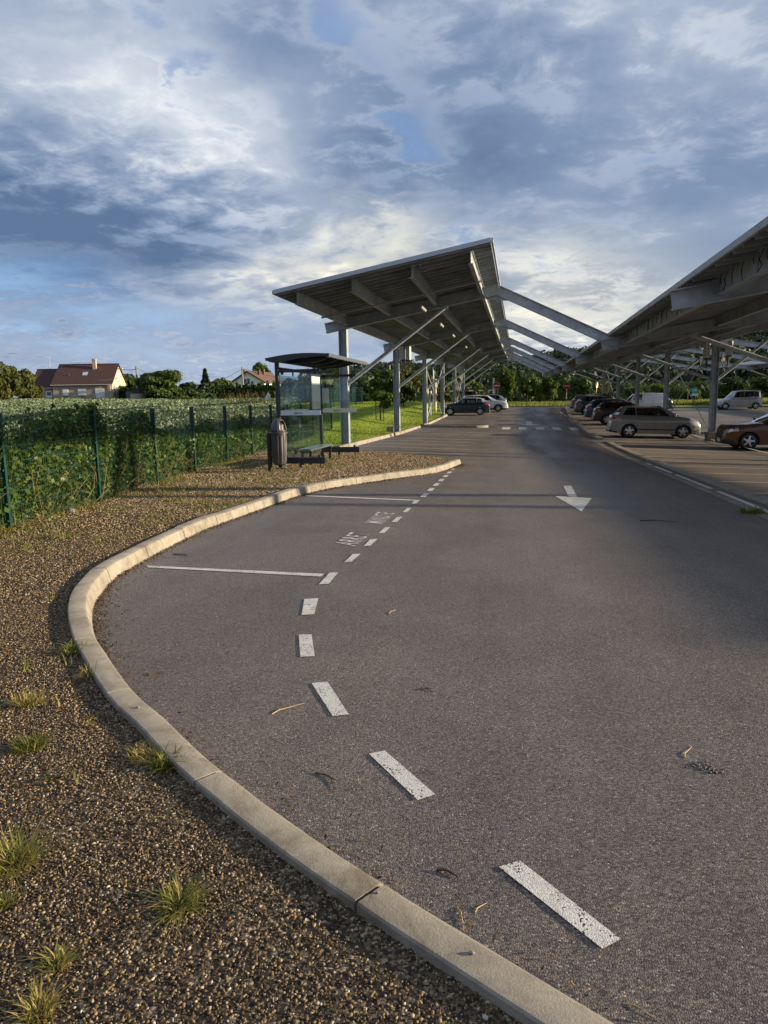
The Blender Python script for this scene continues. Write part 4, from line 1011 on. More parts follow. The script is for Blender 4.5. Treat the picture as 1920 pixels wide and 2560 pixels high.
# --- copper SUV cut by the right edge
d, g = suv(4.59, 1.62, nose=.94, cowl=1.10, belt=1.10, tail=1.12, ws=(.98, .18), rw=(-2.12, -1.78), sideb=[.86, .45, -.05, -.12, -1.05, -1.12, -1.70, -1.95], sidet=[.2, .04, -.2, -.27, -1.1, -1.16, -1.5, -1.74])
g['mirror'] = M_TRIM
place_car(dict(name='car', label='copper brown SUV facing left at the right edge beyond the central column', L=4.59, W=1.90, Hc=1.62, deck=d, glass=g, body_m=paint('copper_paint', (.125, .058, .026), .5), wheel_r=.365, axles=(1.40, -1.34), clad=False, trim_h=.42, head=((.76, .84), .48, .45), rim='twist', spokes=5, group=GR), 10.85, 33.3, math.pi)
# --- white van and dark car in the row behind
vd = [(-2.2, 1.02), (-2.15, 1.14), (-.6, 1.16), (.9, 1.12), (1.35, 1.06), (1.85, .95), (2.08, .84), (2.2, .66)]
vg = dict(ws=(1.22, .62), rw=(-2.14, -2.08), side_b=[1.10, .82, .02, -.05, -1.0, -1.05, -1.9, -2.08], side_t=[.64, .50, -.02, -.06, -1.0, -1.05, -1.9, -2.04], pat='PWVVVVV', yr=.72, roof=[(-2.1, 1.72), (-1.6, 1.76), (.2, 1.76), (.7, 1.70)])
place_car(dict(name='van', label='white panel van parked facing left behind the beige crossover', L=4.40, W=1.82, Hc=1.82, deck=vd, glass=vg, body_m=paint('white_van_paint', (.72, .73, .74), 0), wheel_r=.32, axles=(1.38, -1.36), trim_h=.42, tail=((.9, 1.12), .14, .8), van=True, steel=True, group=None), 10.75, 68.5, math.pi)
d, g = suv(4.30, 1.60, nose=.84, cowl=1.06, belt=1.07, tail=1.1)
place_car(dict(name='car', label='black car with only its sloping windscreen showing above the white van', L=4.30, W=1.80, Hc=1.60, deck=d, glass=g, body_m=paint('black_paint', (.018, .019, .021)), wheel_r=.33, axles=(1.3, -1.3), trim_h=.36, group=None), 12.0, 72.6, math.pi)
# --- silver boxy leisure van by the meadow
bd = [(-2.06, .80), (-2.02, 1.02), (-1.9, 1.08), (-.6, 1.10), (.75, 1.06), (1.25, .98), (1.80, .86), (1.98, .74), (2.06, .56)]
bg_ = dict(ws=(.98, .30), rw=(-2.02, -1.90), side_b=[.88, .58, -.02, -.09, -.95, -1.02, -1.75, -1.95], side_t=[.32, .20, -.06, -.12, -.96, -1.03, -1.72, -1.86], pat='PWBWBWP', yr=.66, roof=[(-1.95, 1.68), (-1.5, 1.73), (0, 1.73), (.4, 1.68)])
place_car(dict(name='car', label='silver boxy family van with tall windows parked by the meadow', L=4.12, W=1.74, Hc=1.80, deck=bd, glass=bg_, body_m=paint('silver_paint', (.40, .41, .42), .5), wheel_r=.31, axles=(1.22, -1.46), trim_h=.36, clad=False, tail=((.85, 1.15), .14, .78), rails=True, light_glass=True, group=None), 20.6, 75.0, math.pi)
# --- left bays
d, g = suv(4.20, 1.58, nose=.82, cowl=1.04, belt=1.06, tail=1.12, ws=(1.0, .28), rw=(-1.95, -1.50))
place_car(dict(name='car', label='dark navy crossover with a pale roof parked nose to the left kerb', L=4.20, W=1.80, Hc=1.58, deck=d, glass=g, body_m=paint('navy_paint', (.018, .026, .048)), roof_m=paint('pale_roof_paint', (.45, .48, .50), .2), wheel_r=.335, axles=(1.30, -1.32), trim_h=.38, tail=((.90, 1.08), .36, .62), head=((.68, .80), .50, .6), light_glass=True, group=GL), -4.62, 64.6, math.pi)
d, g = suv(4.55, 1.65, nose=.88, cowl=1.08, belt=1.09, tail=1.12, ws=(1.12, .40), rw=(-2.20, -1.98), sideb=[1.02, .74, .08, .0, -.92, -1.0, -1.86, -2.06], sidet=[.42, .28, .02, -.06, -.96, -1.03, -1.78, -1.94])
place_car(dict(name='car', label='white family crossover facing right behind the navy one', L=4.55, W=1.80, Hc=1.65, deck=d, glass=g, body_m=paint('white_paint', (.74, .75, .76), 0), wheel_r=.33, axles=(1.38, -1.45), clad=True, trim_h=.40, head=((.70, .84), .5, .6), rails=True, group=GL), -3.35, 72.5, 0)
d, g = suv(4.40, 1.60, nose=.84, cowl=1.05, belt=1.07, tail=1.1)
place_car(dict(name='car', label='bluish grey car mostly hidden behind the white one', L=4.40, W=1.80, Hc=1.60, deck=d, glass=g, body_m=paint('bluish_grey_paint', (.17, .20, .24)), wheel_r=.33, axles=(1.32, -1.32), trim_h=.36, group=GL), -3.5, 79.6, math.pi)
# ================================================================== VEGETATION
BARK = mat('bark', (.10, .075, .05), .9, var=.4, vscale=8, bump=.6, bscale=20)
ML = {
 'dark': leaf_mat('dark_leaf', [(0, (.014, .030, .008)), (.5, (.030, .058, .014)), (1, (.060, .10, .022))]),
 'olive': leaf_mat('olive_leaf', [(0, (.035, .045, .010)), (.5, (.075, .085, .018)), (1, (.13, .13, .03))]),
 'mid': leaf_mat('mid_leaf', [(0, (.025, .05, .010)), (.5, (.055, .095, .018)), (1, (.11, .15, .03))]),
 'bright': leaf_mat('bright_leaf', [(0, (.035, .062, .010)), (.5, (.072, .112, .016)), (1, (.125, .16, .024))], .45),
 'conifer': leaf_mat('conifer_leaf', [(0, (.012, .026, .012)), (.5, (.022, .042, .018)), (1, (.04, .065, .022))], .15),
}
M_BRAM = leaf_mat('bramble_leaf', [(0, (.026, .055, .010)), (.45, (.068, .118, .022)), (.82, (.13, .19, .038)), (.955, (.15, .19, .05)), (.98, (.22, .18, .08)), (1, (.34, .32, .2))], .4, patch=.3, pscale=1.2)
M_CROP = leaf_mat('crop_leaf', [(0, (.06, .095, .050)), (.5, (.14, .19, .11)), (.85, (.24, .29, .18)), (1, (.42, .44, .28))], .3, patch=.25, pscale=.12)
M_BLADE = leaf_mat('grass_blade', [(0, (.05, .085, .014)), (.4, (.12, .155, .024)), (.65, (.25, .23, .06)), (1, (.45, .34, .14))], .4)
M_DRY = leaf_mat('dry_blade', [(0, (.13, .085, .035)), (.5, (.26, .18, .08)), (1, (.42, .32, .17))], .3)
M_LAWNB = leaf_mat('lawn_blade', [(0, (.14, .20, .02)), (.5, (.24, .31, .035)), (1, (.36, .38, .08))], .5)
def crown_points(n, hw, ht, lobes, seed, cone=False):
    """leaf positions in several overlapping lobes; unit origin at the crown bottom"""
    r = np.random.default_rng(seed); out = []
    if cone:
        t = r.random(n)**.75; a = r.uniform(0, 6.283, n); rad = hw*(1-t)*np.sqrt(r.uniform(.15, 1, n))*(1+.25*np.sin(t*40+a*2))
        return np.stack([rad*np.cos(a), rad*np.sin(a), t*ht-.25*rad*.5], 1), np.stack([np.cos(a), np.sin(a), .2+0*a], 1)
    L = []
    for k in range(lobes):
        a = r.uniform(0, 6.283); q = math.sqrt(r.uniform(.0, 1)); z = r.uniform(.18, .82); lim = math.sqrt(max(.05, 1-((z-.48)/.60)**2))
        L.append((math.cos(a)*q*hw*.72*lim, math.sin(a)*q*hw*.72*lim, z*ht, hw*r.uniform(.24, .46), ht*r.uniform(.10, .22)))
    L.append((0, 0, ht*.78, hw*.42, ht*.22))
    m = n//len(L)+1; O = []
    for (x, y, z, a, b) in L:
        d = r.normal(size=(m, 3)); d /= np.linalg.norm(d, axis=1)[:, None]; q = r.uniform(.25, 1, m)**.45
        out.append(np.stack([x+d[:, 0]*a*q, y+d[:, 1]*a*q, z+d[:, 2]*b*q], 1)); O.append(d)
    return np.concatenate(out)[:n], np.concatenate(O)[:n]
TREES = []
def tree(label, px, top, hwpx, D, kind='mid', name='tree', n=2600, leaf=None, lobes=18, trunk=.10, base=None, group='trees beyond the car park', stakes=False, cone=False, leafk=1.0):
    x, y = dirD(px, D); z0 = hz(x, y) if base is None else base; zt = z_at(px, top, D); ht = zt-z0; hw = hwpx*D/1800
    r = thing(name, label, 'tree' if name != 'bush' else 'bush', (x, y, z0), 0, group)
    sd_ = len(TREES)+11; TREES.append(r); rg = random.Random(sd_)
    cb = ht*trunk; m = MB(); tr = max(.05, ht*.022)
    m.tube([(0, 0, -.2), (.04*ht*rg.uniform(-.4, .4), .02*ht, cb*.6), (.03*ht*rg.uniform(-1, 1), 0, cb+.3*(ht-cb)), (0, 0, ht*.80)], [tr*1.25, tr, tr*.75, tr*.2], 8)
    for k in range(6):
        a = rg.uniform(0, 6.28); z = cb+(ht-cb)*rg.uniform(.0, .45); l = hw*rg.uniform(.5, .85)
        m.tube([(0, 0, z), (l*.5*math.cos(a), l*.5*math.sin(a), z+l*.3), (l*math.cos(a), l*math.sin(a), z+l*.62)], [tr*.5, tr*.32, tr*.08], 5)
    m.build('trunk', BARK, r, smooth=True)
    P, O = crown_points(n, hw, ht-cb, lobes, sd_, cone); P[:, 2] += cb
    s = (leaf or max(.10, D*.0022))*leafk
    V = leaves(P, s*RNG.uniform(.6, 1.4, len(P)), .65, .25 if not cone else -.1, O, 1.3)
    polys('crown', V, ML[kind], r, rnd=np.clip(RNG.normal(.5, .22, len(P)), 0, 1))
    return r
# left of and behind the houses
tree('olive green tree at the far left edge beside the field', 6, 905, 54, 108, 'olive', n=6500, trunk=.02)
tree('rounded olive tree between the left edge tree and the brick house', 68, 922, 38, 116, 'olive', n=5500, trunk=.02)
tree('dark tree directly behind the right gable of the brown-roofed house', 322, 934, 30, 140, 'dark', n=2400)
tree('large broad dark green tree right of the rain tank', 408, 926, 66, 118, 'mid', n=8000, trunk=.03)
tree('small dark tree between the broad tree and the pointed conifer', 478, 955, 44, 120, 'dark', n=3400, trunk=.03)
tree('pointed dark conifer with twin tips against the sky', 516, 924, 24, 124, 'conifer', name='conifer', n=3200, cone=True, trunk=.05)
tree('loose pale tree between the conifer and the white house', 553, 943, 42, 132, 'mid', n=3200, trunk=.03)
tree('round dark tree rising behind the white house', 650, 904, 36, 175, 'mid', n=3600)
def hedge(label, px0, px1, top0, top1, D, dep, kind, n, leaf, name='hedge', z0=None):
    a, b = dirD(px0, D), dirD(px1, D); A, B = Vector((*a, 0)), Vector((*b, 0)); za, zb = z_at(px0, top0, D), z_at(px1, top1, D)
    g0 = hz(*a) if z0 is None else z0
    r = thing(name, label, 'hedge', (A.x, A.y, g0)); u = RNG.random(n); w_ = RNG.uniform(-.5, .5, n); v = RNG.random(n)**.7
    t = (B-A).normalized(); nn = Vector((-t.y, t.x, 0)); bump = .88+.12*np.sin(u*47)+.08*np.sin(u*113+1)
    top = za+(zb-za)*u-g0
    P = np.stack([(B-A).x*u+nn.x*w_*dep, (B-A).y*u+nn.y*w_*dep, v*top*bump], 1)
    polys('foliage', leaves(P, leaf*RNG.uniform(.6, 1.4, n), .65, .3), ML[kind], r, rnd=np.clip(RNG.normal(.5, .22, n), 0, 1))
    m = MB()
    for k in range(8): q = (B-A)*((k+.5)/8); m.tube([(q.x, q.y, -.2), (q.x, q.y, (za-g0)*.6)], .06, 5)
    m.build('stem', BARK, r); return r
hedge('tall clipped dark hedge in front of the white house', 555, 692, 962, 955, 112, 3.0, 'dark', 6500, .22)
hedge('low brown-green hedge at the far edge of the crop field', 432, 505, 991, 994, 100, 2.0, 'olive', 1500, .16)
hedge('low green hedge left of the warning sign at the field edge', 520, 612, 996, 997, 98, 2.0, 'mid', 2200, .15)
hedge('long dark line of shrubs behind the broad tree', 300, 575, 966, 962, 126, 4, 'dark', 8000, .25)
# behind the shelter, the tower and the lawn
tree('bushy green tree seen through the shelter glass', 775, 938, 40, 96, 'mid', n=3400)
tree('dark tree seen through the left of the shelter glass', 725, 945, 34, 104, 'dark', n=2600)
tree('green tree right of the first canopy column', 838, 945, 36, 92, 'mid', n=3000)
tree('dark tree standing left below the round tower', 880, 932, 30, 150, 'dark', n=3000)
tree('dark tree covering the foot of the round tower', 912, 947, 32, 140, 'dark', n=2600)
tree('yellowish tree right of the round tower', 948, 924, 26, 120, 'bright', n=3000, leafk=.9)
tree('tall olive tree behind the second canopy column', 1010, 908, 46, 98, 'olive', n=4800)
tree('tall mixed green tree right of the second column', 972, 922, 34, 88, 'mid', n=3600)
tree('dense dark bush at the top of the lawn', 1008, 948, 40, 72, 'dark', name='bush', n=5200, trunk=.08)
tree('rounded green shrub at the top of the lawn left of the dark bush', 905, 985, 34, 84, 'dark', name='bush', n=2600, trunk=.06)
st_p = gp(946, 1043)
stk = tree('young bright green tree tied to stakes on the lawn', 950, 975, 34, 50, 'bright', name='young_tree', n=1500, trunk=.30, leaf=.10, lobes=12)
for dx in (-.30, .22):
    m = MB(); m.tube([(dx, 0, -.1), (dx, 0, 1.35)], .035, 7); m.build('stake', BARK, stk)
# far end of the lane
for a in (('bright round tree left of the lane end beside the barrier post', 1266, 918, 27, 104, 'bright'), ('spreading tree left of the lane axis at the meadow', 1326, 930, 33, 118, 'mid'),
          ('leaning tree on the lane axis with low branches', 1366, 938, 28, 106, 'bright'), ('dark tree behind the lane axis', 1412, 938, 30, 150, 'mid'),
          ('round tree right of the right no-entry sign', 1452, 944, 32, 112, 'mid'), ('pale green tree behind the yellowish round sign', 1498, 950, 26, 128, 'olive'),
          ('bush standing left of the teal sign', 1722, 975, 30, 118, 'bright'), ('green tree seen between two central columns', 1648, 962, 26, 115, 'bright'),
          ('small green tree behind the black car', 1585, 968, 22, 120, 'mid'), ('dark tree behind the silver family van', 1836, 940, 34, 135, 'dark'), ('dark tree at the far right edge', 1905, 945, 34, 130, 'dark'),
          ('yellow green tree behind the white crossover', 1118, 952, 24, 120, 'bright'), ('green tree behind the left bay columns', 1072, 935, 30, 112, 'olive'), ('bushy tree left of the barrier post', 1180, 955, 34, 125, 'mid')):
    tree(*a, n=3000, trunk=.12)
# wooded background as one mass, then the wooded hill
def hill_ang(az):
    return np.interp(az, np.radians([-60, -30, -14, -8.5, -6.7, 0, 5.5, 10, 17.5, 30, 50]), [.004, .008, .030, .036, .030, .038, .049, .056, .064, .062, .05])
def hill_z(X, Y):
    D = np.hypot(X, Y); az = np.arctan2(X, Y); s = smooth((D-170)/430)
    return .8+hill_ang(az)*600*s*np.where(D > 600, 1-.25*smooth((D-600)/300), 1)
th = np.radians(np.linspace(-60, 50, 120)); rr_ = np.linspace(165, 900, 40); TH, RR = np.meshgrid(th, rr_); HX, HY = RR*np.sin(TH), RR*np.cos(TH)
V = np.stack([HX, HY, hill_z(HX, HY)-.6], -1).reshape(-1, 3); i, j = np.meshgrid(np.arange(119), np.arange(39)); a = (j*120+i).ravel()
hl = tmesh('hill', V, np.stack([a, a+1, a+121, a+120], 1), mat('hill_floor', (.02, .035, .012), .95, var=.4, vscale=.05), smooth=True); struct(hl)
def forest(name, label, crowns, per, mt, leafk):
    r = np.random.default_rng(len(name)); n = len(crowns); C = np.repeat(crowns[:, :3], per, 0); R_ = np.repeat(crowns[:, 3], per); Hh = np.repeat(crowns[:, 4], per)
    d = r.normal(size=(n*per, 3)); d /= np.linalg.norm(d, axis=1)[:, None]; d[:, 2] = np.abs(d[:, 2])*1.0-.25; q = r.uniform(.5, 1, n*per)**.5*(1+.22*np.sin(7*d[:, 0]+5*d[:, 1]+C[:, 0]))
    d0 = d; P = C+np.stack([d[:, 0]*R_*q, d[:, 1]*R_*q, Hh*(.5+.5*d[:, 2]*q)], 1)
    rv = np.clip(np.repeat(r.random(n), per)*.72+r.random(n*per)*.28, 0, 1)
    o = polys(name, leaves(P, R_*leafk*r.uniform(.7, 1.3, n*per), .7, .1, d0, 3.2), mt, rnd=rv); return tag(o, label, 'wood', kind='stuff')
M_FOR = leaf_mat('forest_leaf', [(0, (.010, .022, .010)), (.35, (.018, .034, .014)), (.7, (.028, .048, .018)), (1, (.05, .07, .024))], .2)
M_FOR2 = leaf_mat('woodland_leaf', [(0, (.016, .032, .010)), (.4, (.032, .055, .014)), (.75, (.06, .085, .02)), (1, (.11, .12, .035))], .25)
n = 2600; az = RNG.uniform(math.radians(-16), math.radians(21), n); D = np.sqrt(RNG.uniform(210**2, 690**2, n)); X, Y = D*np.sin(az), D*np.cos(az)
sz = RNG.uniform(3.2, 6.0, n); C = np.stack([X, Y, hill_z(X, Y)-1, sz, sz*RNG.uniform(1.7, 2.4, n)], 1)
forest('hill_forest', 'dark green wood covering the long hill behind the car park', C, 80, M_FOR, .17)
n = 330; az = RNG.uniform(math.radians(-15), math.radians(22), n); D = RNG.uniform(145, 230, n); X, Y = D*np.sin(az), D*np.cos(az)
sz = RNG.uniform(2.2, 3.8, n); C = np.stack([X, Y, np.full(n, .0), sz, sz*RNG.uniform(1.3, 1.9, n)*(D/190)], 1)
forest('woodland', 'sunlit mixed woodland at the foot of the hill', C, 240, M_FOR2, .115)
# brambles and weeds grown through the fence
def bramble_cloud(n, y0, y1, h0, h1, depth, leaf, ph):
    y = RNG.uniform(y0, y1, n); xf_ = np.interp(y, [p[1] for p in fpts], [p[0] for p in fpts])
    top = h0+(h1-h0)*(y-y0)/(y1-y0)+.22*np.sin(y*1.9+ph)+.12*np.sin(y*4.7+ph*2); v = RNG.random(n)**.75
    off = RNG.exponential(depth*.45, n)*(1-.35*v)-.10*RNG.random(n)*(RNG.random(n) < .25)
    x = xf_-off; return np.stack([x, y, GZ+.03+v*np.clip(top, .15, None)], 1), leaf*RNG.uniform(.5, 1.5, n)
B1 = [bramble_cloud(23000, 4.2, 11.2, 1.30, 1.26, 1.0, .037, .5), bramble_cloud(12000, 10.8, 14.6, 1.22, 1.0, .9, .034, 2.), bramble_cloud(8500, 14.4, 21, .92, .85, .7, .034, 1.), bramble_cloud(5500, 20, 31, .7, .6, 1.0, .045, 3.)]
P = np.concatenate([b[0] for b in B1]); s = np.concatenate([b[1] for b in B1]); k = in_view(P, 400); P, s = P[k], s[k]
bo = polys('brambles', leaves(P, s, .72, .25), M_BRAM, rnd=RNG.random(len(P))); tag(bo, 'tangled leafy brambles and weeds grown up against the mesh fence', 'brambles', kind='stuff')
m = MB(); rg = random.Random(9)
for k in range(420):
    y = rg.uniform(4.2, 20); x = float(np.interp(y, [p[1] for p in fpts], [p[0] for p in fpts]))-rg.uniform(-.04, .6); hh = rg.uniform(.3, 1.05)*(1 if y < 14 else .6)
    p0 = Vector((x, y, GZ)); p1 = p0+Vector((rg.uniform(-.2, .25), rg.uniform(-.3, .3), hh*.6)); p2 = p1+Vector((rg.uniform(-.2, .25), rg.uniform(-.35, .35), hh*.4))
    m.tube([p0, p1, p2], [.005, .004, .002], 4, False)
so_ = m.build('bramble_stems', mat('dry_stem', (.20, .14, .07), .8, var=.4, vscale=9)); tag(so_, 'thin dry stems standing among the brambles along the fence', 'brambles', kind='stuff')
# blades
def blades(P, hgt_, wid, lean, seg=3, aim=None):
    """curved grass blades as strips; returns quads (N*seg, 4, 3)"""
    n = len(P); a = RNG.uniform(0, 6.283, n) if aim is None else aim; d = np.stack([np.cos(a), np.sin(a), np.zeros(n)], 1); sd_ = np.stack([-np.sin(a), np.cos(a), np.zeros(n)], 1)
    l = lean*RNG.uniform(.4, 1.3, n); hh = hgt_*RNG.uniform(.55, 1.25, n); Q = []
    for k in range(seg):
        t0, t1 = k/seg, (k+1)/seg; f = lambda t: P+d*(l*hh*t**1.8)[:, None]+np.array([0, 0, 1])*(hh*t*(1-.35*np.minimum(l, 1.6)*t))[:, None]
        w0, w1 = wid*(1-t0**2*.9), wid*(1-t1**2*.9)
        Q.append(np.stack([f(t0)-sd_*w0, f(t0)+sd_*w0, f(t1)+sd_*w1, f(t1)-sd_*w1], 1))
    return np.concatenate(Q), seg
def tuft(label, px, py, n, rad, h, dry=.3, lean=.8, wid=.0022):
    p = gp(px, py, GZ) if px < 1850 else gp(px, py); h = h*.72; r2 = RNG.random(n)**.6*rad; a = RNG.uniform(0, 6.283, n)
    P = np.stack([r2*np.cos(a), r2*np.sin(a), np.zeros(n)-.004], 1); Q, sg = blades(P, h*RNG.choice([.45, .7, 1, 1.35], n), wid*RNG.uniform(.7, 1.4, n)[:, None], lean*RNG.choice([.6, 1, 1.6, 2.2], n), 4, a+RNG.normal(0, .9, n))
    rv = np.tile(np.clip(RNG.normal(.45+.42*dry, .27, n), 0, 1), sg)
    o = polys('grass_tuft', Q, M_BLADE, rnd=rv); o.location = (p.x, p.y, p.z-.0); tag(o, label, 'grass tuft', 'grass tufts growing in the gravel'); return o
tuft('green and straw tuft with spread blades in the gravel at bottom centre left', 450, 2265, 330, .055, .075, .35, 1.1)
tuft('tall pale tuft cut by the left edge', 30, 2160, 420, .075, .11, .55, .9)
tuft('compact green tuft near the left edge', 75, 1868, 420, .07, .075, .05, .7)
tuft('yellow dry tuft at the left above the green one', 70, 1757, 380, .085, .07, .85, .7)
tuft('small straw tuft low at the left, below the spread one', 140, 2415, 160, .035, .05, .8, .8)
tuft('dry tuft at the bottom left corner', 95, 2535, 220, .04, .07, .85, .8)
tuft('green weed tuft growing against the kerb on the gravel side', 425, 1915, 320, .06, .08, .05, .8, .0036)
tuft('brown mossy clump beside the green weed at the kerb', 392, 1888, 1500, .115, .042, 1.7, .6, .0022)
tuft('yellow-green sprig at the outer side of the kerb', 340, 1880, 120, .03, .04, .2, .7)
tuft('thin yellow tuft beside the kerb bend', 225, 1692, 150, .05, .08, .6, .9)
tuft('dark green weed at the kerb bend', 185, 1630, 220, .08, .08, .1, .9, .004)
tuft('tiny tuft at the left edge of the gravel', 15, 2260, 90, .03, .05, .3, .8)
tuft('dark green grass tuft growing in the right gutter', 1880, 1282, 260, .16, .14, .1, .8, .006)
# scattered small weeds on the gravel and a grassy fringe along the fence
n = 9000; y = RNG.uniform(5.5, 22, n); x = np.interp(y, [p[1] for p in fpts], [p[0] for p in fpts])+RNG.exponential(.38, n)-.15
P = np.stack([x, y, np.full(n, GZ+.0)], 1); P = P[(np.sin(P[:, 0]*3.1+P[:, 1]*1.7)+np.sin(P[:, 1]*3.3-P[:, 0])+RNG.normal(0, .6, n)) > .1]
cl = []
for k in range(110):
    cx, cy_ = RNG.uniform(-7, -4.2), RNG.uniform(5.5, 20); q = RNG.integers(12, 46); cl.append(np.stack([RNG.normal(cx, .09, q), RNG.normal(cy_, .14, q), np.full(q, GZ)], 1))
for k in range(70):
    cx, cy_ = RNG.uniform(-4.0, -1.2), RNG.uniform(1.6, 6.5); q = RNG.integers(2, 9); cl.append(np.stack([RNG.normal(cx, .03, q), RNG.normal(cy_, .03, q), np.full(q, GZ)], 1))
Pw = np.concatenate([P]+cl); Pw = Pw[inside(Pw)]; Pw = Pw[in_view(Pw)]
Q, sg = blades(Pw, .085, .0045, .8, 3)
wo_ = polys('grass', Q, M_BLADE, rnd=np.tile(np.clip(RNG.normal(.5, .25, len(Pw)), 0, 1), sg)); tag(wo_, 'thin grass and weeds fringing the foot of the mesh fence', 'grass', kind='stuff')
# lawn blades
n = 60000; X = RNG.uniform(-22, -6.6, n); Y = 23+60*RNG.random(n)**1.5; P = np.stack([X, Y, hgt(X, Y)+.03], 1); k = in_view(P, 40); P = P[k]
Q, sg = blades(P, .10, .016, .7, 2)
lo_ = polys('lawn_grass', Q, M_LAWNB, rnd=np.tile(np.clip(RNG.normal(.5, .25, len(P)), 0, 1), sg)); tag(lo_, 'short sunlit grass on the bank behind the left kerb', 'grass', kind='stuff')
# meadow and verge grass
n = 26000; X = RNG.uniform(-22, 60, n); Y = RNG.uniform(87.5, 122, n); P = np.stack([X, Y, hgt(X, Y)], 1); P = P[in_view(P, 20)]
X2 = RNG.uniform(14, 40, 9000); Y2 = RNG.uniform(83.5, 88.5, 9000); P = np.concatenate([P, np.stack([X2, Y2, hgt(X2, Y2)+.1], 1)[in_view(np.stack([X2, Y2, X2*0+.7], 1), 20)]])
Q, sg = blades(P, .42, .05, .5, 2)
mo_ = polys('meadow_grass', Q, leaf_mat('meadow_blade', [(0, (.10, .14, .03)), (.5, (.18, .22, .05)), (1, (.33, .32, .12))], .5), rnd=np.tile(RNG.random(len(P)), sg)); tag(mo_, 'long pale grass of the meadow beyond the end of the lane', 'grass', kind='stuff')
# tall dry grass by the warning sign
n = 260; a_, b_ = dirD(628, 60); P = np.stack([RNG.normal(a_, 1.3, n), RNG.normal(b_, 2.0, n), np.zeros(n)], 1); P[:, 2] = hgt(P[:, 0], P[:, 1])
Q, sg = blades(P, 1.5, .014, .3, 3); to_ = polys('tall_grass', Q, M_DRY, rnd=np.tile(RNG.random(n), sg)); tag(to_, 'tall straw-coloured grass in front of the warning sign', 'grass', kind='stuff')
# crop
n = 240000; az = RNG.uniform(math.radians(-41), math.radians(-17), n); D = 7.2+128*RNG.random(n)**1.9; X, Y = D*np.sin(az), D*np.cos(az)
fx = np.interp(Y, [p[1] for p in fpts], [p[0] for p in fpts]); k = (X < fx-1.0) & ((Y < 34) | (X < -11-(Y-34)*.3)) & (Y < 118+.3*X*0)
X, Y, D = X[k], Y[k], D[k]; hh = .62+.10*np.sin(X*.9)*np.sin(Y*.7)
P = np.stack([X, Y, hgt(X, Y)+hh*RNG.random(len(X))**.35], 1); kk = in_view(P, 200); P, D = P[kk], D[kk]
co_ = polys('crop', leaves(P, (.026+D*.00125)*RNG.uniform(.6, 1.4, len(P)), .62, .5), M_CROP, rnd=RNG.random(len(P))); tag(co_, 'grey-green leafy crop filling the field left of the fence', 'crop', kind='stuff')
# ================================================================== BUILDINGS
def tile_mat(name, a, b_):
    m = bpy.data.materials.new(name); m.use_nodes = True; t = NT(m.node_tree); b = t.n['Principled BSDF']; co = t.node('ShaderNodeTexCoord').outputs['Object']
    wv = t.node('ShaderNodeTexWave', wave_type='BANDS', bands_direction='Z'); wv.inputs['Scale'].default_value = 1.6; wv.inputs['Distortion'].default_value = .3; t.l.new(co, wv.inputs['Vector'])
    f = t.math('ADD', t.math('MULTIPLY', wv.outputs['Fac'], .45), t.math('MULTIPLY', t.noise(co, 2.2, 4.0, .7), .6)); t.put(b.inputs['Base Color'], t.ramp(f, [(.25, a), (.8, b_)])); b.inputs['Roughness'].default_value = .8; return m
M_TILE = tile_mat('brown_roof_tile', (.035, .014, .013), (.075, .032, .027)); M_TILE2 = tile_mat('red_roof_tile', (.085, .045, .035), (.16, .085, .06))
M_REND = mat('cream_render', (.42, .35, .265), .9, var=.08, vscale=.8); M_WHITE = mat('white_render', (.70, .70, .70), .9, var=.05, vscale=.7)
M_SHUT = mat('white_shutter', (.74, .76, .80), .6); M_PANE = mat('window_pane', (.05, .09, .13), .1); M_GUTT = mat('pale_gutter', (.55, .48, .40), .6); M_STONE = mat('tower_stone', (.34, .27, .20), .9, var=.25, vscale=1.6, col2=(.23, .18, .14))
M_SLATE = mat('dark_slate', (.06, .045, .045), .8, var=.3, vscale=2)
def gable_house(root, x0, x1, y0, y1, eave, ridge, wall_m, roof_m, over=.35, thick=.14):
    ym = (y0+y1)/2
    m = MB(); m.prism([(x0, y0, -.6), (x0, y1, -.6), (x0, y1, eave), (x0, ym, ridge-.06), (x0, y0, eave)], (x1-x0, 0, 0)); wl = m.build('wall', wall_m, root)
    sl = (ridge-eave)/(ym-y0); m = MB()
    for s in (-1, 1):
        ye = ym+s*((y1-y0)/2+over); ze = eave-sl*over+.06
        m.loft([[(x0-.2, ye, ze), (x0-.2, ym, ridge+.06), (x0-.2, ym, ridge+.06+thick), (x0-.2, ye, ze+thick)], [(x1+.2, ye, ze), (x1+.2, ym, ridge+.06), (x1+.2, ym, ridge+.06+thick), (x1+.2, ye, ze+thick)]])
    m.tube([(x0-.2, ym, ridge+.2), (x1+.2, ym, ridge+.2)], .09, 6); rf = m.build('roof', roof_m, root)
    m = MB(); m.tube([(x0-.2, y0-over-.04, eave-sl*over+.06), (x1+.2, y0-over-.04, eave-sl*over+.06)], .07, 6); m.build('gutter', M_GUTT, root)
    return wl, rf
def opening(root, c, w_, h_, axis, m_, name='window', sill=True, frame=True):
    """axis 'y': on a wall facing -y; 'x': on a wall facing +x"""
    m = MB(); x, y, z = c
    d = lambda a, b, k: (a, k, b) if axis == 'y' else (k, a, b)
    off = (lambda k: (x, y-k, z)) if axis == 'y' else (lambda k: (x+k, y, z))
    m.box(off(.0), d(w_+.16, h_+.16, .06)); o = m.build(name, M_GUTT if frame else m_, root)
    m = MB(); m.box(off(.045), d(w_, h_, .04)); m.build('shutter' if m_ is M_SHUT else 'pane', m_, o)
    if sill:
        p = off(.08); m = MB(); m.box((p[0], p[1], p[2]-h_/2-.07), d(w_+.3, .08, .18)); m.build('sill', M_GUTT, o)
    return o
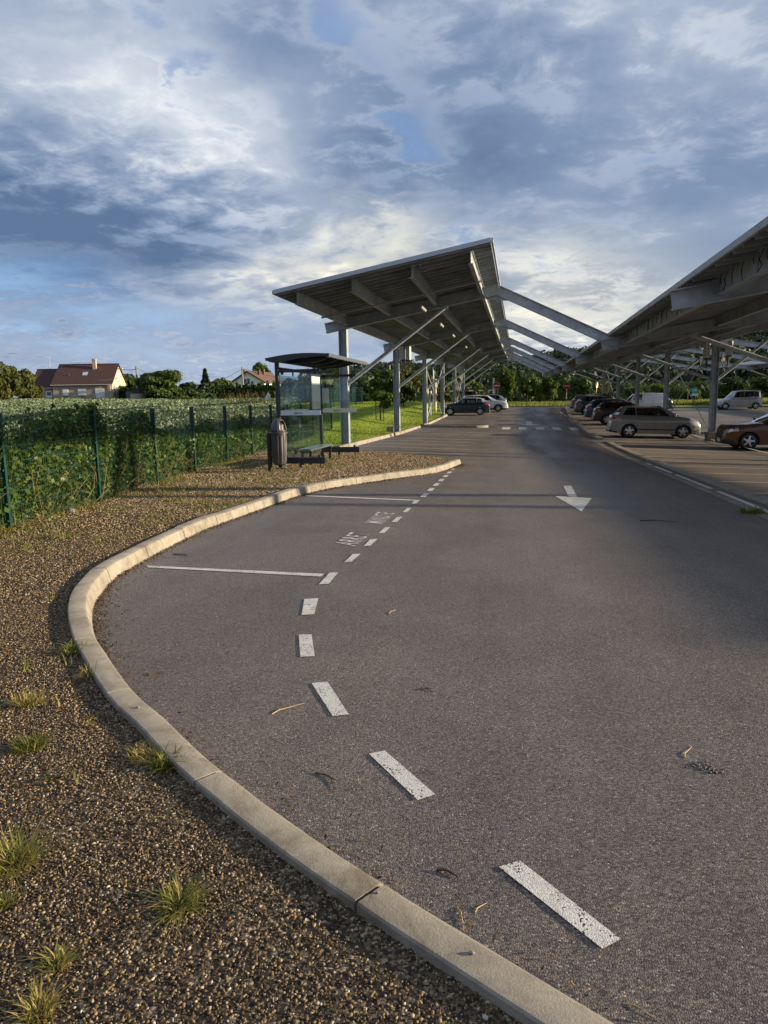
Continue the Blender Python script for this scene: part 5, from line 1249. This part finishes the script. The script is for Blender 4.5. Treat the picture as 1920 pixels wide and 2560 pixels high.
HD = 124; hx, hy = dirD(283, HD); hzz = hz(hx, hy)+.30
ha = math.radians(15)
hs = thing('brick_house' if False else 'house', 'cream rendered house with a steep dark brown tiled roof beyond the crop field', 'house', (hx, hy, hzz), ha)
# local x along the ridge (negative to the left), y away from the viewer; right gable at x = 0
k_ = HD/1800
gable_house(hs, -9.1, 0, -0.2, 8.2, 2.75, 5.8, M_REND, M_TILE)
w2, r2 = gable_house(hs, -12.6, -8.9, .5, 7.3, 2.35, 5.05, M_REND, M_TILE)
opening(hs, (-7.2, -.21, 1.45), .8, .95, 'y', M_SHUT); opening(hs, (-4.7, -.21, 1.45), 1.1, .95, 'y', M_SHUT); opening(hs, (-1.9, -.21, .95), 1.35, 1.9, 'y', M_SHUT, sill=False)
opening(hs, (.01, 2.6, .95), 1.6, 1.9, 'x', M_SHUT, sill=False); opening(hs, (.01, 3.6, 3.85), .8, 1.2, 'x', M_SHUT)
d_ = opening(hs, (-10.0, .49, .75), .85, 1.9, 'y', M_SHUT, 'door', sill=False); m = MB(); m.box((-10.0, .38, 1.3), (.6, .03, .5)); m.build('pane', M_PANE, d_)
m = MB(); m.box((.10, 2.7, 2.35), (.18, 3.4, .16)); m.build('awning_box', M_SHUT, hs)
m = MB(); m.tube([(-.25, -.3, -.5), (-.25, -.3, 2.6)], .05, 6); m.build('downpipe', M_GUTT, hs)
m = MB(); m.box((-3.4, 3.0, 5.65), (.55, .5, 1.7)); m.box((-3.4, 3.0, 6.52), (.7, .64, .08)); m.box((-3.4, 3.0, 6.75), (.7, .64, .06)); 
for a in (-.25, .25): m.box((-3.4+a, 3.0, 6.63), (.06, .5, .2))
m.build('chimney', M_REND, r2)
m = MB(); sl_ = math.atan2(3.05, 4.2); m.box((-4.6, 1.75, 4.36), (.75, .9, .10), rx=sl_); m.build('roof_window', mat('skylight_glass', (.35, .45, .50), .1), hs)
m = MB(); m.tube([(-7.0, 1.35, 3.75), (-7.0, 1.35, 4.3)], .09, 8); m.lathe([(.14, 4.25), (.02, 4.41)], (-7.0, 1.35, 0), 8); m.build('roof_vent', M_SLATE, hs)
m = MB(); m.box((-11.6, .2, .2), (.9, .5, .8)); m.build('heat_pump', M_GUTT, hs)
m = MB(); m.tube([(-10.7, 3.9, 4.9), (-10.7, 3.9, 7.3)], .03, 6); m.tube([(-11.6, 3.9, 7.15), (-10.2, 3.9, 7.2)], .02, 5)
for k in range(5): m.tube([(-11.5+k*.28, 3.6, 7.16), (-11.5+k*.28, 4.2, 7.16)], .012, 4)
m.build('aerial', M_GUTT, hs)
tx, ty = dirD(346, 118); tz = hz(tx, ty)+.5
tk = thing('rain_tank', 'low round cream tank wall with dark fence boards beside the house gable', 'tank', (tx, ty, tz)); m = MB(); m.lathe([(1.15, -.5), (1.15, .9), (1.05, .92), (1.05, .6)], (0, 0, 0), 28); m.build('tank_wall', M_REND, tk, smooth=True)
m = MB()
for k in range(14): m.box((-1.3+k*.2, 1.6, .75), (.16, .05, 1.9))
m.build('boards', M_SLATE, tk)
m = MB(); m.box((-2.0, 1.0, .4), (1.2, .06, 1.9)); m.build('side_board', mat('blue_grey_board', (.08, .10, .13), .7), tk)
# white house with the red roof behind the hedge
wx, wy = dirD(622, 150); wz = .7; wh_ = thing('house', 'white gabled house with a faded red roof rising above the dark hedge', 'house', (wx, wy, wz), math.radians(84))
m = MB()
wz_r = z_at(621, 929, 150)-wz; wz_e = z_at(584, 956, 150)-wz; hwid = 3.25+0*wz_e
# gable faces the viewer: ridge runs away along local x (rotated), local y across
m.prism([(0, -3.6, -.5), (0, 3.6, -.5), (0, 3.6, wz_e), (0, 0, wz_r-.05), (0, -3.6, wz_e)], (-10 if False else 10, 0, 0)); m.build('wall', M_WHITE, wh_)
m = MB(); sl2 = (wz_r-wz_e)/3.6
for s in (-1, 1): m.loft([[(x, s*4.1, wz_e-.5*sl2+.05), (x, 0, wz_r+.05), (x, 0, wz_r+.2), (x, s*4.1, wz_e-.5*sl2+.2)] for x in (-.5, 10.4)])
rf_ = m.build('roof', M_TILE2, wh_)
m = MB()
for s in (-1, 1): m.bar((-.52, s*4.1, wz_e-.5*sl2+.02), (-.52, 0, wz_r+.02), .05, .22)
m.build('barge_board', M_SLATE, wh_)
for x, y, z in ((2.2, -1.4, wz_r-.3), (5.2, -1.0, wz_r), (.8, 1.2, wz_r-.2)): m = MB(); m.box((x, y, z), (.45, .45, 1.3)); m.build('chimney', M_TILE2, rf_)
m = MB(); m.box((-.03, .2, wz_e+.15), (.08, 1.5, 1.3)); wn = m.build('window', M_SHUT, wh_)
m = MB(); m.box((-.08, -.15, wz_e+.15), (.04, .55, 1.1)); m.box((-.08, .55, wz_e+.15), (.04, .55, 1.1)); m.build('pane', M_PANE, wn)
# round tower
rx_, ry_ = dirD(907, 300); ze, za = z_at(907, 932.5, 300), z_at(907, 916.5, 300)
tw = thing('round_tower', 'round stone tower with a dark conical roof above the trees', 'tower', (rx_, ry_, 0)); m = MB(); m.lathe([(2.6, -1), (2.55, ze*.6), (2.5, ze)], (0, 0, 0), 32, 'Z', True); m.build('wall', M_STONE, tw, smooth=True)
m = MB(); m.lathe([(2.85, ze-.12), (2.8, ze), (1.3, ze+(za-ze)*.5), (.02, za)], (0, 0, 0), 32); m.build('roof', M_SLATE, tw, smooth=True)
m = MB(); m.box((.6, -2.5, ze-1.9), (.5, .2, .8)); m.build('window', M_PANE, tw)
# utility poles with their wires
M_POLE = mat('weathered_pole', (.22, .20, .18), .9, var=.2, vscale=3); M_WIREL = mat('cable', (.05, .05, .055), .6)
def catenary(a, b, sag, n=14): return [Vector(a).lerp(Vector(b), k/n)-Vector((0, 0, sag*4*(k/n)*(1-k/n))) for k in range(n+1)]
def pole(label, px, top, D, wires=(), lamp=False):
    x, y = dirD(px, D); z0 = hz(x, y); zt = z_at(px, top, D); r = thing('utility_pole', label, 'pole', (x, y, z0), 0, 'utility poles along the lane behind the field')
    m = MB(); m.tube([(0, 0, -.3), (0, 0, zt-z0)], [.19, .13], 8); m.build('pole_shaft', M_POLE, r)
    for (q, sag) in wires:
        m = MB(); m.tube([p for p in catenary((0, 0, zt-z0-.25), Vector(q)-Vector((x, y, z0)), sag)], .03, 4); m.build('wire', M_WIREL, r)
    if lamp:
        m = MB(); m.tube([(0, 0, zt-z0-.5), (-1.4, -.2, zt-z0-.6), (-2.2, -.3, zt-z0-.4)], .05, 6); m.bbox((-2.5, -.32, zt-z0-.38), (.8, .3, .16), .04); m.build('street_lamp', M_GUTT, r)
    return Vector((x, y, zt))
def pt_at(px, py, D): x, y = dirD(px, D); return (x, y, z_at(px, py, D))
pB = Vector(pt_at(609, 918, 122)); 
pole('concrete pole with a lamp arm between the house and the broad tree', 346, 915, 120, ((pB-Vector((0, 0, .25)), 2.6), (pt_at(250, 950, 110), .6)), True)
pole('pale pole standing in front of the white house gable', 609, 917, 122, ((pt_at(880, 944, 130), 1.2),))
pole('slim pole among the trees left of the second canopy column', 975, 912, 110, ((pt_at(905, 926, 200), 1.0),))

# ================================================================== SIGNS, BARRIERS, MACHINES
M_SRED = mat('sign_red', (.42, .02, .02), .4); M_SWHITE = mat('sign_white', (.78, .78, .76), .4); M_TEAL = mat('sign_teal', (.03, .28, .30), .4); M_SGREY = mat('sign_back', (.42, .43, .43), .45, .5); M_CREAM = mat('cream_casing', (.72, .66, .50), .5)
def no_entry(label, px, py, D, r_=.325, two=False, gx=None):
    x, y = dirD(px, D); z0 = hz(x, y); zc = z_at(px, py, D)-z0
    t = thing('no_entry_sign', label, 'road sign', (x, y, z0), 0, 'no-entry signs at the end of the lane')
    for dx in ((-.14, .14) if two else (0,)):
        m = MB(); m.tube([(dx, .05, -.1), (dx, .05, zc+.1)], .03, 8); m.build('sign_post', M_SGREY, t, smooth=True)
    m = MB(); m.lathe([(r_, 0), (r_, .02)], (0, 0, zc), 32, 'Y'); f = m.build('sign_disc', M_SWHITE, t)
    m = MB(); m.lathe([(r_*.95, -.006), (r_*.95, 0)], (0, -.001, zc), 32, 'Y'); m.build('red_face', M_SRED, f)
    m = MB(); m.box((0, -.011, zc), (r_*1.45, .006, r_*.30)); m.build('white_bar', M_SWHITE, f); return t
no_entry('left no-entry sign on two posts beside the barrier mast', 1241, 964, 83, .40, True); no_entry('right no-entry sign on a single tall post in the lane end', 1416, 964.5, 83.5, .40)
x, y = dirD(1490.5, 84); z0 = hz(x, y); t = thing('round_sign', 'yellowish round sign seen edge-on on a post right of the lane end', 'road sign', (x, y, z0), math.radians(62)); zc = z_at(1490, 962, 84)-z0
m = MB(); m.tube([(0, 0, -.1), (0, 0, zc)], .03, 8); m.build('sign_post', M_SGREY, t); m = MB(); m.lathe([(.36, -.03), (.36, -.01)], (0, 0, zc), 28, 'Y'); m.build('sign_disc', M_CREAM, t)
x, y = dirD(670.5, 66); z0 = hz(x, y); t = thing('warning_sign', 'small triangular sign seen from behind at the field edge', 'road sign', (x, y, z0)); zc = z_at(670, 992, 66)-z0
m = MB(); m.tube([(0, 0, -.1), (0, 0, zc+.2)], .028, 8); m.build('sign_post', M_SGREY, t); m = MB(); m.prism([(-.33, -.02, zc-.22), (.33, -.02, zc-.22), (.02, -.02, zc+.38), (-.02, -.02, zc+.38)], (0, .02, 0)); m.build('sign_panel', M_SWHITE, t)
x, y = dirD(1735.5, 86); z0 = hz(x, y); t = thing('information_sign', 'teal information board with a white foot panel by the meadow', 'sign', (x, y, z0)); zc = z_at(1735, 979, 86)-z0
m = MB(); m.tube([(-.1, .04, -.1), (-.1, .04, zc)], .04, 8); m.tube([(.1, .04, -.1), (.1, .04, zc)], .04, 8); m.build('sign_post', M_BLK, t); m = MB(); m.box((0, 0, zc+.12), (.62, .03, .62)); pn = m.build('sign_panel', M_TEAL, t)
m = MB(); m.box((0, 0, zc-.33), (.62, .03, .24)); m.build('foot_panel', M_SWHITE, t)
m = MB()
for q in ((-.1, .2, .26, .04), (.08, .10, .30, .10), (-.15, -.02, .18, .04), (.12, .28, .12, .05)): m.box((q[0], -.018, zc+.12+q[1]-.1), (q[2], .006, q[3]))
m.build('pictogram', M_SWHITE, pn)
# height barrier: striped bar on a mast with stays
x0, y0 = dirD(1090, 86.5); x1, y1 = dirD(1233, 84.5); zb_ = z_at(1160, 977, 85.5)
t = thing('height_barrier', 'red and white striped height barrier bar held by a white mast', 'barrier', (x1, y1, hz(x1, y1))); o_ = Vector((x1, y1, hz(x1, y1))); A_, B_ = Vector((x0, y0, zb_))-o_, Vector((x1, y1, zb_))-o_
m = MB()
for k in range(12): m.bar(A_.lerp(B_, k/12), A_.lerp(B_, (k+1)/12), .12, .14, k % 2)
m.build('striped_bar', [M_SRED, M_SWHITE], t)
m = MB(); zt_ = z_at(1232, 945, 84.5)-o_.z; m.box((.02, 0, zt_/2-.1), (.16, .16, zt_+.2)); m.build('mast', M_SWHITE, t)
m = MB()
for f in (.30, .48): m.tube(catenary((0, 0, zt_-.1), A_.lerp(B_, 1-f), .25, 8), .022, 4)
m.build('stay_cable', M_WIREL, t)
x, y = dirD(1148, 85.2); t = thing('height_limit_sign', 'round white sign hung on the striped barrier bar', 'road sign', (x, y, zb_+.1)); m = MB(); m.lathe([(.36, -.12), (.36, -.09)], (0, 0, .15), 28, 'Y'); m.build('sign_disc', M_SRED, t); m = MB(); m.lathe([(.29, -.127), (.29, -.121)], (0, 0, .15), 28, 'Y'); m.build('white_face', M_SWHITE, t)
# ticket pillars by the third column
def pillar(label, px, top, bot, wpx, D, mt, name='ticket_pillar'):
    x, y = dirD(px, D); zb0 = z_at(px, bot, D); h_ = z_at(px, top, D)-zb0; w_ = wpx*D/1800
    t = thing(name, label, 'pillar', (x, y, hz(x, y))); o = zb0-hz(x, y); m = MB(); m.bbox((0, 0, o+h_/2), (w_, .35, h_), .02); m.build('casing', mt, t)
    m = MB(); m.tube([(0, 0, -.1), (0, 0, o+.02)], .06, 8); m.build('foot', M_SGREY, t); m = MB(); m.box((0, -.18, o+h_*.72), (w_*.6, .02, h_*.22)); m.build('display', M_SGREY, t)
pillar('cream cabinet beside the third left column', 1067, 966, 994, 7, 62, M_CREAM); pillar('small grey box on a post beside the cream cabinet', 1076, 977, 986, 6, 63, M_SGREY)
def mast(label, px, top, D, r_, mt, name='lamp_mast'):
    x, y = dirD(px, D); z0 = hz(x, y); h_ = z_at(px, top, D)-z0; t = thing(name, label, 'mast', (x, y, z0)); m = MB(); m.tube([(0, 0, -.1), (0, 0, h_)], r_, 8); m.build('mast_shaft', mt, t, smooth=True); m = MB(); m.lathe([(r_*1.6, h_), (r_*1.6, h_+.06), (.01, h_+.12)], (0, 0, 0), 10); m.build('cap', M_SGREY, t); return t
mast('slim white mast behind the third left column', 1084, 920, 70, .055, M_SWHITE); mast('shorter cream post behind the third left column', 1089, 950, 70, .09, M_CREAM)
# dark wire fence across the end of the car park
xa, ya = -14.0, 88.4
e_f = thing('wire_fence', 'thin dark post and wire fence along the meadow at the end of the car park', 'fence', (xa, ya, hz(xa, ya))); oz = hz(xa, ya)
for k in range(19):
    x = xa+3.0*k; z = hz(x, ya)-oz; m = MB(); m.tube([(x-xa, 0, z-.1), (x-xa, 0, z+1.35)], .045, 6); m.build('post', M_BLK, e_f)
for q in (.35, .7, 1.05, 1.3):
    m = MB(); m.tube([(3.0*k, 0, hz(xa+3*k, ya)-oz+q) for k in range(19)], .010, 4); m.build('wire', M_BLK, e_f)

# ================================================================== SMALL THINGS ON THE GROUND
M_TWIG = mat('twig_bark', (.075, .045, .028), .9, var=.4, vscale=20); M_STRAW = mat('straw', (.42, .30, .14), .7)
def twig(label, p0, p1, r_=.0035, bend=.25, fork=False, m_=None, lift=.004):
    a, b = gp(*p0), gp(*p1); L = (b-a).length; n_ = Vector((-(b-a).y, (b-a).x, 0)).normalized(); mid = (a+b)/2+n_*bend*L*.4
    t = MB(); q = [a, a.lerp(mid, .55)+n_*.05*L, mid, b]; rg = random.Random(int(p0[0]))
    base = Vector((a.x, a.y, hz(a.x, a.y)))
    pts = [(Vector((p.x, p.y, hz(p.x, p.y)+r_+lift*math.sin(k/3*3.14)))-base) for k, p in enumerate(q)]
    t.tube(pts, [r_, r_*.95, r_*.8, r_*.35], 6)
    if fork: c = pts[2]+(pts[3]-pts[2]).normalized()*.3*L+n_*.16*L; t.tube([pts[2], pts[2].lerp(c, .6)+Vector((0, 0, .004)), c], [r_*.7, r_*.5, r_*.25], 5)
    o = t.build('twig', m_ or M_TWIG, None, smooth=True); o.location = base; return tag(o, label, 'twig', 'twigs lying on the asphalt')
twig('short brown curved twig left of the nearest dash', (1092, 2178), (1146, 2196), .006, .3)
twig('forked dark twig left of the third near dash', (788, 1934), (836, 1975), .004, .5, True)
twig('long dark twig right of the lane arrow', (1600, 1303), (1692, 1306), .008, .3)
twig('pale straw left of the second near dash', (680, 1786), (760, 1759), .0028, .05, m_=M_STRAW)
twig('pale straw right of the fourth dash', (974, 1537), (990, 1525), .003, .3, m_=M_STRAW)
twig('pale straw on the asphalt at the right', (1712, 1895), (1730, 1868), .0028, .1, m_=M_STRAW)
twig('crumpled brown twig clump at mid lane', (1040, 1725), (1082, 1732), .004, .8, True)
twig('twig pair near the kerb bend on the asphalt', (372, 1690), (407, 1684), .005, .5, True)
twig('thin twig upright straw beside the kerb at bottom', (1143, 2270), (1160, 2326), .0025, .1, m_=M_STRAW)
twig('thin straw at the foot of the kerb near the bottom', (1188, 2282), (1218, 2258), .0022, .1, m_=M_STRAW)
twig('slim twig by the far bay line', (432, 1387), (470, 1392), .006, .4, True)
twig('grey dry stick on the gravel at left', (120, 2066), (166, 2124), .005, .2); bpy.data.objects[-1] if False else None
twig('long straw at the bottom of the lane', (1565, 2510), (1650, 2556), .002, .1, m_=M_STRAW)
pm = mat('pebble_grey', (.20, .19, .18), .8, var=.3, vscale=60)
def stone(label, px, py, dz, s):
    p = gp(px, py, dz); bm = bmesh.new(); bmesh.ops.create_icosphere(bm, subdivisions=2, radius=1); rg = random.Random(px)
    for v in bm.verts: v.co = Vector((v.co.x*s*1.2, v.co.y*s, v.co.z*s*.7))*(1+rg.uniform(-.12, .12))
    me = bpy.data.meshes.new('stone'); bm.to_mesh(me); bm.free(); me.materials.append(pm); me.polygons.foreach_set('use_smooth', [True]*len(me.polygons)); o = link('stone', me); o.location = (p.x, p.y, p.z+s*.5); return tag(o, label, 'stone')
stone('small grey stone lying on top of the kerb near the bottom', 1180, 2385, KZ, .007); stone('reddish pebble on the kerb top at left', 345, 1770, KZ, .008); stone('tiny stone on the kerb top above the bottom one', 944, 2233, KZ, .005)
stone('pale stone on the gravel by the fence foot', 178, 1282, GZ, .06)
# leaf litter along the foot of the kerb and loose straws
n = 17000; idx = RNG.integers(0, len(kin)-1, n); base = np.array([[p.x, p.y] for p in kin]); tt = RNG.random(n)[:, None]; C2 = base[idx]*(1-tt)+base[np.minimum(idx+1, len(kin)-1)]*tt
sdv = np.array([[-side(kin, i).x, -side(kin, i).y] for i in range(len(kin))])[idx]; dens = .35+.65*(np.sin(idx*.17)*.5+.5)*(np.sin(idx*.05+1)*.5+.5); off = .05+RNG.exponential(.026, n)*(1+1.9*dens)
C2 = C2+sdv*off[:, None]; keep = RNG.random(n) < dens*np.where(C2[:, 1] > 14, .4, np.where(C2[:, 1] < 4.2, .16, 1)); C2 = C2[keep]; P = np.stack([C2[:, 0], C2[:, 1], np.array([road_z(a, b) for a, b in C2])+.006+RNG.random(len(C2))*.012], 1)
lt = polys('leaf_litter', leaves(P, RNG.uniform(.003, .013, len(P))*(1+.05*P[:, 1]), .35, 1.2), leaf_mat('litter_leaf', [(0, (.018, .010, .006)), (.6, (.05, .028, .014)), (.85, (.12, .06, .025)), (1, (.26, .17, .08))], .1), rnd=RNG.random(len(P))); tag(lt, 'dry brown leaf litter gathered along the foot of the curved kerb', 'leaf litter', kind='stuff')
n = 420; X = RNG.uniform(-4, 3.5, n); Y = RNG.uniform(1.8, 13, n); a = RNG.uniform(0, 6.28, n); L_ = RNG.uniform(.01, .05, n)*(1+Y*.06); d = np.stack([np.cos(a), np.sin(a)], 1)*L_[:, None]; w_ = np.stack([-np.sin(a), np.cos(a)], 1)*.0012*(1+Y*.12)[:, None]
c2 = np.stack([X, Y], 1); Z = (hgt(X, Y)+.007+np.where(inside(c2), GZ+.012, 0))[:, None]; Z = np.where((hgt(X, Y) > -1)[:, None], Z, Z); Q = np.stack([np.concatenate([c2-d-w_, Z], 1), np.concatenate([c2+d-w_, Z+.004], 1), np.concatenate([c2+d+w_, Z+.004], 1), np.concatenate([c2-d+w_, Z], 1)], 1)
sw = polys('straw_bits', Q, M_DRY, rnd=RNG.random(n)); tag(sw, 'scattered bits of dry straw over the asphalt and gravel', 'straw', kind='stuff')

# dark specks and crumbs on the asphalt, loose bits round the small hollow at the right
n = 1500; X = RNG.uniform(-4.2, 3.4, n); Y = 1.7+14*RNG.random(n)**1.3; c2 = np.stack([X, Y], 1); k = ~inside(c2) & in_view(np.stack([X, Y, X*0], 1)); X, Y = X[k], Y[k]
P = np.stack([X, Y, hgt(X, Y)+.007], 1); sp_ = polys('crumbs', leaves(P, RNG.uniform(.002, .0055, len(P))*(1+.10*Y), .5, 2.5), leaf_mat('crumb', [(0, (.02, .014, .01)), (.7, (.07, .045, .025)), (1, (.22, .15, .08))], .05), rnd=RNG.random(len(P))); tag(sp_, 'dark crumbs of dirt and leaf scattered over the asphalt', 'dirt', kind='stuff')
c0 = gp(1765, 1920); n = 70; P = np.stack([RNG.normal(c0.x, .035, n), RNG.normal(c0.y, .018, n), np.full(n, hz(c0.x, c0.y)+.002)], 1)
cr = pebbles('asphalt_crumbs', P, RNG.uniform(.003, .008, n), MATS['asphalt']); tag(cr, 'loose asphalt crumbs at the small broken spot near the right edge', 'crumbs', kind='stuff')
